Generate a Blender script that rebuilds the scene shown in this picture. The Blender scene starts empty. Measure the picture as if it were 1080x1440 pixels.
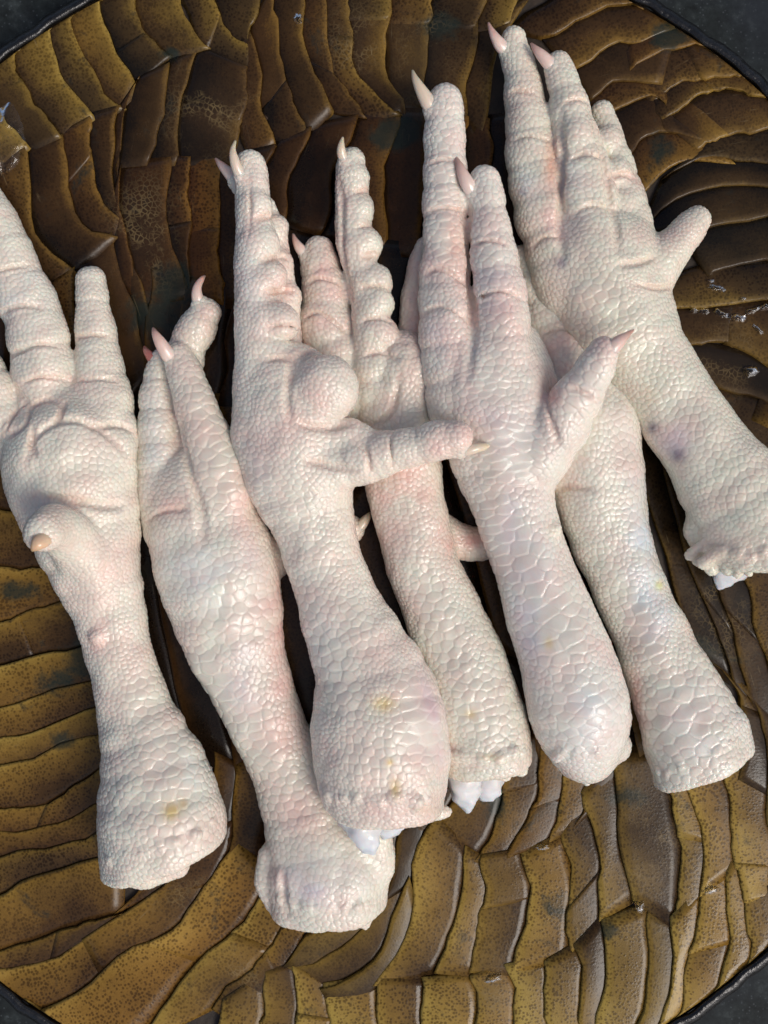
import bpy, math, random, time
import numpy as np
T0 = time.time()
random.seed(7)
rng = np.random.default_rng(7)

# ------------------------------------------------------------------ camera, world, sun, exposure
S = 0.000165            # metres per unit of the working scale (about one photograph pixel on the plate)
D = 1400.0              # camera height above the plate in the same unit
scene = bpy.context.scene
cam_data = bpy.data.cameras.new('camera')
cam = bpy.data.objects.new('camera', cam_data)
scene.collection.objects.link(cam)
cam.location = (0, 0, D * S)
cam.rotation_euler = (0, 0, 0)
cam_data.sensor_fit = 'VERTICAL'
cam_data.angle_y = 2 * math.atan(720.0 / D)
cam_data.clip_start = 0.005
cam_data.clip_end = 20
scene.camera = cam

SUN_EL, SUN_AZ = math.radians(50), math.radians(128)   # azimuth clockwise from +Y (top of the picture)
world = bpy.data.worlds.new('World')
scene.world = world
world.use_nodes = True
wn = world.node_tree.nodes
wl = world.node_tree.links
wn.clear()
sky = wn.new('ShaderNodeTexSky')
sky.sky_type = 'NISHITA'
sky.sun_disc = False
sky.sun_elevation = SUN_EL
sky.sun_rotation = SUN_AZ
sky.air_density = 0.7
sky.dust_density = 4.0
sky.ozone_density = 0.5
bg = wn.new('ShaderNodeBackground')
bg.inputs['Strength'].default_value = 0.12
wo = wn.new('ShaderNodeOutputWorld')
wl.new(sky.outputs[0], bg.inputs[0])
wl.new(bg.outputs[0], wo.inputs[0])

sd = bpy.data.lights.new('sun', 'SUN')
sd.energy = 1.4
sd.angle = math.radians(24)
sd.color = (1.0, 0.985, 0.955)
sun = bpy.data.objects.new('sun', sd)
scene.collection.objects.link(sun)
from mathutils import Vector
sun_dir = Vector((math.sin(SUN_AZ) * math.cos(SUN_EL), math.cos(SUN_AZ) * math.cos(SUN_EL), math.sin(SUN_EL)))
sun.rotation_euler = sun_dir.to_track_quat('Z', 'Y').to_euler()
sun.location = sun_dir * 2

scene.view_settings.view_transform = 'Standard'
scene.view_settings.look = 'None'
scene.view_settings.gamma = 1.0
scene.view_settings.use_curve_mapping = False
scene.view_settings.exposure = -0.04

# ------------------------------------------------------------------ helpers
COL = scene.collection
CX, CY, PR = 512.0, 735.0, 838.0       # plate centre (picture scale) and radius

def plate_z(px, py):
    r = math.hypot(px - CX, py - CY)
    return 26.0 * (max(0.0, r - 380.0) / 460.0) ** 2

def W(px, py, z=0.0):
    """picture position seen at height z -> working coordinates of the place"""
    f = (D - z) / D
    return ((px - 540.0) * f, (720.0 - py) * f, z)

def inv(x, y, z):
    f = D / (D - z)
    return (x * f + 540.0, 720.0 - y * f)

def mesh_from(name, verts, faces, mat=None, parent=None, smooth=True, attrs=None, uv=None):
    me = bpy.data.meshes.new(name)
    verts = np.asarray(verts, dtype=np.float32) * S
    if isinstance(faces, np.ndarray):
        n = len(faces); k = faces.shape[1]
        me.vertices.add(len(verts)); me.vertices.foreach_set('co', verts.ravel())
        me.loops.add(n * k); me.loops.foreach_set('vertex_index', faces.ravel().astype(np.int32))
        me.polygons.add(n)
        me.polygons.foreach_set('loop_start', np.arange(0, n * k, k, dtype=np.int32))
        me.update(calc_edges=True)
    else:
        me.from_pydata([tuple(map(float, v)) for v in verts], [], faces)
        me.update()
    if smooth:
        me.polygons.foreach_set('use_smooth', np.ones(len(me.polygons), dtype=bool))
    if attrs:
        for an, (ty, arr) in attrs.items():
            a = me.attributes.new(an, ty, 'POINT')
            key = 'color' if 'COLOR' in ty else 'value'
            a.data.foreach_set(key, np.ascontiguousarray(arr, dtype=np.float32).ravel())
    me.validate()
    if mat: me.materials.append(mat)
    o = bpy.data.objects.new(name, me)
    COL.objects.link(o)
    if parent: o.parent = parent
    return o

def empty(name, label, cat, loc, group=None):
    o = bpy.data.objects.new(name, None)
    COL.objects.link(o)
    o.empty_display_size = 0.01
    o['label'] = label; o['category'] = cat
    if group: o['group'] = group
    return o

def catmull(pts, n):
    pts = np.asarray(pts, float)
    if len(pts) < 3:
        t = np.linspace(0, 1, n * (len(pts) - 1) + 1)[:, None]
        return pts[0] * (1 - t) + pts[-1] * t
    P = np.vstack([2 * pts[0] - pts[1], pts, 2 * pts[-1] - pts[-2]])
    out = []
    for i in range(1, len(P) - 2):
        for j in range(n):
            t = j / n
            out.append(0.5 * (2 * P[i] + (P[i+1] - P[i-1]) * t + (2*P[i-1] - 5*P[i] + 4*P[i+1] - P[i+2]) * t*t
                              + (3*P[i] - P[i-1] - 3*P[i+1] + P[i+2]) * t**3))
    out.append(P[-2])
    return np.array(out)

def resample(pts, n):
    c = catmull(pts, 8)
    d = np.r_[0, np.cumsum(np.linalg.norm(np.diff(c[:, :2], axis=0), axis=1))]
    t = np.linspace(0, d[-1], n)
    return np.stack([np.interp(t, d, c[:, k]) for k in range(c.shape[1])], 1)

# ------------------------------------------------------------------ materials
def new_mat(name):
    m = bpy.data.materials.new(name); m.use_nodes = True
    nt = m.node_tree; nt.nodes.clear()
    out = nt.nodes.new('ShaderNodeOutputMaterial'); b = nt.nodes.new('ShaderNodeBsdfPrincipled')
    nt.links.new(b.outputs[0], out.inputs[0])
    return m, nt, b

def N(nt, ty, **kw):
    n = nt.nodes.new(ty)
    for k, v in kw.items():
        if k.startswith('_'): setattr(n, k[1:], v)
        else: n.inputs[k.replace('__', ' ')].default_value = v
    return n

def math_node(nt, op, a, b=None, clamp=False):
    n = nt.nodes.new('ShaderNodeMath'); n.operation = op; n.use_clamp = clamp
    for i, v in enumerate((a, b)):
        if v is None: continue
        if isinstance(v, (int, float)): n.inputs[i].default_value = v
        else: nt.links.new(v, n.inputs[i])
    return n.outputs[0]

def ramp(nt, fac, stops, interp='LINEAR'):
    n = nt.nodes.new('ShaderNodeValToRGB'); n.color_ramp.interpolation = interp
    el = n.color_ramp.elements
    while len(el) < len(stops): el.new(0.5)
    for e, (p, c) in zip(el, stops):
        e.position = p; e.color = (c, c, c, 1) if isinstance(c, (int, float)) else (*c, 1)
    nt.links.new(fac, n.inputs[0])
    return n.outputs[0]

def mix(nt, fac, a, b, ty='MIX'):
    n = nt.nodes.new('ShaderNodeMix'); n.data_type = 'RGBA'; n.blend_type = ty
    for sock, v in ((n.inputs[0], fac), (n.inputs[6], a), (n.inputs[7], b)):
        if isinstance(v, (int, float)): sock.default_value = v
        elif isinstance(v, tuple): sock.default_value = (*v, 1)
        else: nt.links.new(v, sock)
    return n.outputs[2]

def skin_material():
    m, nt, b = new_mat('chicken_skin')
    a = N(nt, 'ShaderNodeAttribute', _attribute_name='skin_colour')
    tc = nt.nodes.new('ShaderNodeTexCoord')
    n1 = N(nt, 'ShaderNodeTexNoise', Scale=260.0, Detail=4.0, Roughness=0.6)
    n2 = N(nt, 'ShaderNodeTexNoise', Scale=2600.0, Detail=4.0, Roughness=0.65)
    n3 = N(nt, 'ShaderNodeTexNoise', Scale=700.0, Detail=2.0)
    for n in (n1, n2, n3): nt.links.new(tc.outputs['Object'], n.inputs['Vector'])
    c = mix(nt, ramp(nt, n1.outputs[0], [(0.4, 0.0), (0.72, 0.3)]), a.outputs['Color'], (0.80, 0.50, 0.44), 'MIX')
    c = mix(nt, ramp(nt, n3.outputs[0], [(0.45, 0.0), (0.72, 0.18)]), c, (0.82, 0.80, 0.72), 'MIX')
    nt.links.new(c, b.inputs['Base Color'])
    b.inputs['Subsurface Weight'].default_value = 0.6
    b.inputs['Subsurface Radius'].default_value = (1.0, 0.62, 0.5)
    b.inputs['Subsurface Scale'].default_value = 0.0011
    r = ramp(nt, n3.outputs[0], [(0.3, 0.34), (0.7, 0.5)])
    nt.links.new(r, b.inputs['Roughness'])
    b.inputs['IOR'].default_value = 1.42
    b.inputs['Coat Weight'].default_value = 1.0
    b.inputs['Coat Roughness'].default_value = 0.06
    b.inputs['Coat IOR'].default_value = 1.34
    bp = N(nt, 'ShaderNodeBump', Strength=0.35, Distance=0.00012)
    nt.links.new(n2.outputs[0], bp.inputs['Height'])
    nt.links.new(bp.outputs[0], b.inputs['Normal'])
    nt.links.new(bp.outputs[0], b.inputs['Coat Normal'])
    return m

def claw_material(name, base, tip):
    m, nt, b = new_mat(name)
    a = N(nt, 'ShaderNodeAttribute', _attribute_name='along')
    tc = nt.nodes.new('ShaderNodeTexCoord')
    n = N(nt, 'ShaderNodeTexNoise', Scale=900.0, Detail=3.0)
    nt.links.new(tc.outputs['Object'], n.inputs['Vector'])
    f = math_node(nt, 'ADD', a.outputs['Fac'], math_node(nt, 'MULTIPLY', math_node(nt, 'SUBTRACT', n.outputs[0], 0.5), 0.4))
    c = ramp(nt, f, [(0.15, base), (0.8, tip)])
    nt.links.new(c, b.inputs['Base Color'])
    b.inputs['Roughness'].default_value = 0.28
    b.inputs['Subsurface Weight'].default_value = 0.6
    b.inputs['Subsurface Radius'].default_value = (1.0, 0.5, 0.35)
    b.inputs['Subsurface Scale'].default_value = 0.0012
    b.inputs['Coat Weight'].default_value = 0.4
    b.inputs['Coat Roughness'].default_value = 0.12
    bp = N(nt, 'ShaderNodeBump', Strength=0.3, Distance=0.0001)
    nt.links.new(n.outputs[0], bp.inputs['Height']); nt.links.new(bp.outputs[0], b.inputs['Normal'])
    return m

M_SKIN = skin_material()
M_CLAW = claw_material('claw_pink', (0.80, 0.66, 0.58), (0.64, 0.40, 0.32))
M_CLAW_PALE = claw_material('claw_pale', (0.72, 0.60, 0.50), (0.70, 0.60, 0.42))
M_CLAW_RED = claw_material('claw_red', (0.42, 0.13, 0.11), (0.50, 0.22, 0.17))
M_CLAW_TAN = claw_material('claw_tan', (0.74, 0.56, 0.40), (0.66, 0.44, 0.26))
M_BONE = claw_material('bone_cartilage', (0.74, 0.71, 0.68), (0.66, 0.71, 0.75))
M_FLESH = claw_material('cut_flesh', (0.75, 0.50, 0.44), (0.78, 0.62, 0.55))

def slat_material():
    m, nt, b = new_mat('lacquered_slat')
    geo = nt.nodes.new('ShaderNodeNewGeometry')
    tone = N(nt, 'ShaderNodeAttribute', _attribute_name='tone')      # 0 dark brown .. 1 ochre
    red = N(nt, 'ShaderNodeAttribute', _attribute_name='red')
    dots = N(nt, 'ShaderNodeAttribute', _attribute_name='pores')     # strength of the pore pattern
    wood = N(nt, 'ShaderNodeAttribute', _attribute_name='grain')     # rotated, stretched coordinates
    P = geo.outputs['Position']
    # pores: dark dots of about 4 units
    warp = N(nt, 'ShaderNodeTexNoise', Scale=400.0, Detail=2.0)
    nt.links.new(wood.outputs['Vector'], warp.inputs['Vector'])
    wv = nt.nodes.new('ShaderNodeVectorMath'); wv.operation = 'MULTIPLY_ADD'
    nt.links.new(warp.outputs['Color'], wv.inputs[0]); wv.inputs[1].default_value = (0.0006,) * 3
    nt.links.new(wood.outputs['Vector'], wv.inputs[2])
    vo = N(nt, 'ShaderNodeTexVoronoi', Scale=1.0 / (4.9 * S), Randomness=0.75, _feature='F1')
    nt.links.new(wv.outputs[0], vo.inputs['Vector'])
    nz = N(nt, 'ShaderNodeTexNoise', Scale=130.0, Detail=3.0)
    nt.links.new(P, nz.inputs['Vector'])
    big = N(nt, 'ShaderNodeTexNoise', Scale=45.0, Detail=5.0, Roughness=0.6)
    nt.links.new(P, big.inputs['Vector'])
    fine = N(nt, 'ShaderNodeTexNoise', Scale=2600.0, Detail=3.0)
    nt.links.new(wood.outputs['Vector'], fine.inputs['Vector'])
    thr = math_node(nt, 'ADD', math_node(nt, 'MULTIPLY', nz.outputs[0], 0.42), 0.18)
    dot = math_node(nt, 'SUBTRACT', thr, vo.outputs['Distance'])
    dot = math_node(nt, 'MULTIPLY', dot, 4.0)
    dot = math_node(nt, 'ADD', dot, 0.45, clamp=True)
    dot = math_node(nt, 'MULTIPLY', dot, dots.outputs['Fac'])
    # ground colour
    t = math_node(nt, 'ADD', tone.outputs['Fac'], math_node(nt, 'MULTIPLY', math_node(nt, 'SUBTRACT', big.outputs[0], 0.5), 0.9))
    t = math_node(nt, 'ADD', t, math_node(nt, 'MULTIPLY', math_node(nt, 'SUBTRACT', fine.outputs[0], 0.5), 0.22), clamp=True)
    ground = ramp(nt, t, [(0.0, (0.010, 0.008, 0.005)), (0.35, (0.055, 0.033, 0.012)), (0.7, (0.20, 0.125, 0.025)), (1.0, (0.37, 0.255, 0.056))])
    ground = mix(nt, red.outputs['Fac'], ground, mix(nt, 1.0, ground, (1.1, 0.60, 0.42), 'MULTIPLY'))
    dark = mix(nt, 1.0, ground, (0.20, 0.16, 0.12), 'MULTIPLY')
    c = mix(nt, math_node(nt, 'MULTIPLY', dot, 0.70), ground, dark)
    # mould-like dark blotches
    bl = N(nt, 'ShaderNodeTexNoise', Scale=90.0, Detail=6.0, Roughness=0.7, Distortion=0.4)
    nt.links.new(P, bl.inputs['Vector'])
    c = mix(nt, ramp(nt, bl.outputs[0], [(0.60, 0.0), (0.70, 0.75)]), c, (0.020, 0.022, 0.017))
    st = N(nt, 'ShaderNodeAttribute', _attribute_name='stain')
    sn = math_node(nt, 'ADD', st.outputs['Fac'], math_node(nt, 'MULTIPLY', math_node(nt, 'SUBTRACT', bl.outputs[0], 0.5), 2.6))
    c = mix(nt, ramp(nt, sn, [(0.40, 0.0), (0.80, 0.8)]), c, (0.012, 0.022, 0.018))
    cv = N(nt, 'ShaderNodeTexVoronoi', Scale=1.0 / (6.5 * S), Randomness=1.0, _feature='DISTANCE_TO_EDGE')
    nt.links.new(wv.outputs[0], cv.inputs['Vector'])
    ck = N(nt, 'ShaderNodeAttribute', _attribute_name='crack')
    cl = ramp(nt, cv.outputs['Distance'], [(0.0, 1.0), (0.16, 0.0)])
    cf = math_node(nt, 'MULTIPLY', math_node(nt, 'MULTIPLY', cl, ck.outputs['Fac']), ramp(nt, bl.outputs[0], [(0.46, 0.0), (0.60, 0.7)]))
    c = mix(nt, math_node(nt, 'MULTIPLY', ck.outputs['Fac'], 0.35), c, (0.045, 0.030, 0.018))
    c = mix(nt, cf, c, (0.24, 0.17, 0.075))
    # light scratches running with the slat
    sc = N(nt, 'ShaderNodeTexNoise', Scale=1.0, Detail=2.0, Roughness=0.5, Distortion=0.2)
    ms = nt.nodes.new('ShaderNodeVectorMath'); ms.operation = 'MULTIPLY'; ms.inputs[1].default_value = (160, 2600, 160)
    nt.links.new(wood.outputs['Vector'], ms.inputs[0]); nt.links.new(ms.outputs[0], sc.inputs['Vector'])
    c = mix(nt, math_node(nt, 'MULTIPLY', ramp(nt, sc.outputs[0], [(0.66, 0.0), (0.74, 0.5)]), ramp(nt, big.outputs[0], [(0.5, 0.0), (0.62, 1.0)])), c, (0.22, 0.17, 0.09))
    nt.links.new(c, b.inputs['Base Color'])
    b.inputs['IOR'].default_value = 1.33
    b.inputs['Specular IOR Level'].default_value = 0.42
    nt.links.new(ramp(nt, big.outputs[0], [(0.35, 0.14), (0.65, 0.34)]), b.inputs['Roughness'])
    h = math_node(nt, 'ADD', math_node(nt, 'MULTIPLY', dot, -0.18), math_node(nt, 'MULTIPLY', fine.outputs[0], 0.25))
    h = math_node(nt, 'ADD', h, math_node(nt, 'MULTIPLY', nz.outputs[0], 1.5))
    bp = N(nt, 'ShaderNodeBump', Strength=0.32, Distance=0.00018)
    nt.links.new(h, bp.inputs['Height']); nt.links.new(bp.outputs[0], b.inputs['Normal'])
    return m

def lacquer_material(name, col, rough, bump=0.0004):
    m, nt, b = new_mat(name)
    geo = nt.nodes.new('ShaderNodeNewGeometry')
    n = N(nt, 'ShaderNodeTexNoise', Scale=300.0, Detail=5.0, Roughness=0.6)
    nt.links.new(geo.outputs['Position'], n.inputs['Vector'])
    c = ramp(nt, n.outputs[0], [(0.3, tuple(0.5 * v for v in col)), (0.7, tuple(1.5 * v for v in col))])
    nt.links.new(c, b.inputs['Base Color'])
    b.inputs['Roughness'].default_value = rough
    bp = N(nt, 'ShaderNodeBump', Strength=0.7, Distance=bump)
    nt.links.new(n.outputs[0], bp.inputs['Height']); nt.links.new(bp.outputs[0], b.inputs['Normal'])
    return m

def granite_material():
    m, nt, b = new_mat('dark_granite')
    geo = nt.nodes.new('ShaderNodeNewGeometry')
    n = N(nt, 'ShaderNodeTexNoise', Scale=260.0, Detail=6.0, Roughness=0.7)
    v = N(nt, 'ShaderNodeTexVoronoi', Scale=900.0, _feature='F1')
    g = N(nt, 'ShaderNodeTexNoise', Scale=35.0, Detail=3.0)
    for q in (n, v, g): nt.links.new(geo.outputs['Position'], q.inputs['Vector'])
    c = ramp(nt, n.outputs[0], [(0.35, (0.006, 0.008, 0.008)), (0.55, (0.016, 0.021, 0.021)), (0.75, (0.05, 0.06, 0.06))])
    c = mix(nt, ramp(nt, v.outputs['Distance'], [(0.05, 0.5), (0.25, 0.0)]), c, (0.10, 0.115, 0.125))
    c = mix(nt, ramp(nt, g.outputs[0], [(0.4, 0.0), (0.65, 0.6)]), c, (0.018, 0.022, 0.030))
    nt.links.new(c, b.inputs['Base Color'])
    b.inputs['Roughness'].default_value = 0.75
    b.inputs['Specular IOR Level'].default_value = 0.25
    bp = N(nt, 'ShaderNodeBump', Strength=0.25, Distance=0.0002)
    nt.links.new(n.outputs[0], bp.inputs['Height']); nt.links.new(bp.outputs[0], b.inputs['Normal'])
    return m

def water_material():
    m, nt, b = new_mat('water_film')
    b.inputs['Base Color'].default_value = (0.9, 0.95, 0.95, 1)
    b.inputs['Roughness'].default_value = 0.05
    geo = nt.nodes.new('ShaderNodeNewGeometry')
    n = N(nt, 'ShaderNodeTexNoise', Scale=1500.0, Detail=3.0)
    nt.links.new(geo.outputs['Position'], n.inputs['Vector'])
    bp = N(nt, 'ShaderNodeBump', Strength=0.3, Distance=0.0003)
    nt.links.new(n.outputs[0], bp.inputs['Height']); nt.links.new(bp.outputs[0], b.inputs['Normal'])
    b.inputs['IOR'].default_value = 1.33
    b.inputs['Transmission Weight'].default_value = 1.0
    return m

M_SLAT = slat_material()
M_BASE = lacquer_material('plate_lacquer', (0.025, 0.015, 0.007), 0.6)
M_RIM = lacquer_material('black_rim_lacquer', (0.010, 0.010, 0.010), 0.22, 0.0008)
M_GRANITE = granite_material()
M_WATER = water_material()

# ------------------------------------------------------------------ the table top
TZ = -34.0
me_v = [(-3000, -3000, TZ), (3000, -3000, TZ), (3000, 3000, TZ), (-3000, 3000, TZ)]
top = mesh_from('tabletop', me_v, [(0, 1, 2, 3)], M_GRANITE, None, smooth=False)
top['kind'] = 'structure'; top['label'] = 'dark blue-grey speckled stone surface under the round plate'

# ------------------------------------------------------------------ the plate
plate = empty('plate', 'round lacquered serving plate covered in overlapping brown and ochre slats', 'plate', (0, 0, 0))

def ring_profile(prof, seg, wob=0.0):
    vs, fs = [], []
    for i in range(seg):
        a = 2 * math.pi * i / seg
        w = 1 + wob * (math.sin(a * 37) + 0.7 * math.sin(a * 83 + 1) + 0.5 * math.sin(a * 141 + 2)) / 838.0
        for (r, z) in prof:
            x, y, zz = W(CX + r * w * math.cos(a), CY - r * w * math.sin(a), z)
            vs.append((x, y, zz))
    n = len(prof)
    for i in range(seg):
        j = (i + 1) % seg
        for k in range(n - 1):
            fs.append((i * n + k, j * n + k, j * n + k + 1, i * n + k + 1))
    return vs, fs

# dish body: upper face follows plate_z a little below the slats, then a foot underneath
prof = [(0.5, -4)] + [(r, 26.0 * (max(0, r - 380) / 460.0) ** 2 - 4) for r in (200, 380, 480, 560, 640, 700, 760, 800, 826)]
prof += [(826, 4), (760, -12), (600, -26), (420, -32), (0.5, -32)]
v, f = ring_profile(prof, 128)
mesh_from('base', v, f, M_BASE, plate)
prof = [(824, 18), (825, 27), (828, 31.5), (833, 33), (838, 31), (841, 26), (840, 18), (834, 11), (826, 8), (824, 18)]
v, f = ring_profile(prof, 720, 1.3)
mesh_from('rim', v, f, M_RIM, plate)

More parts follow.
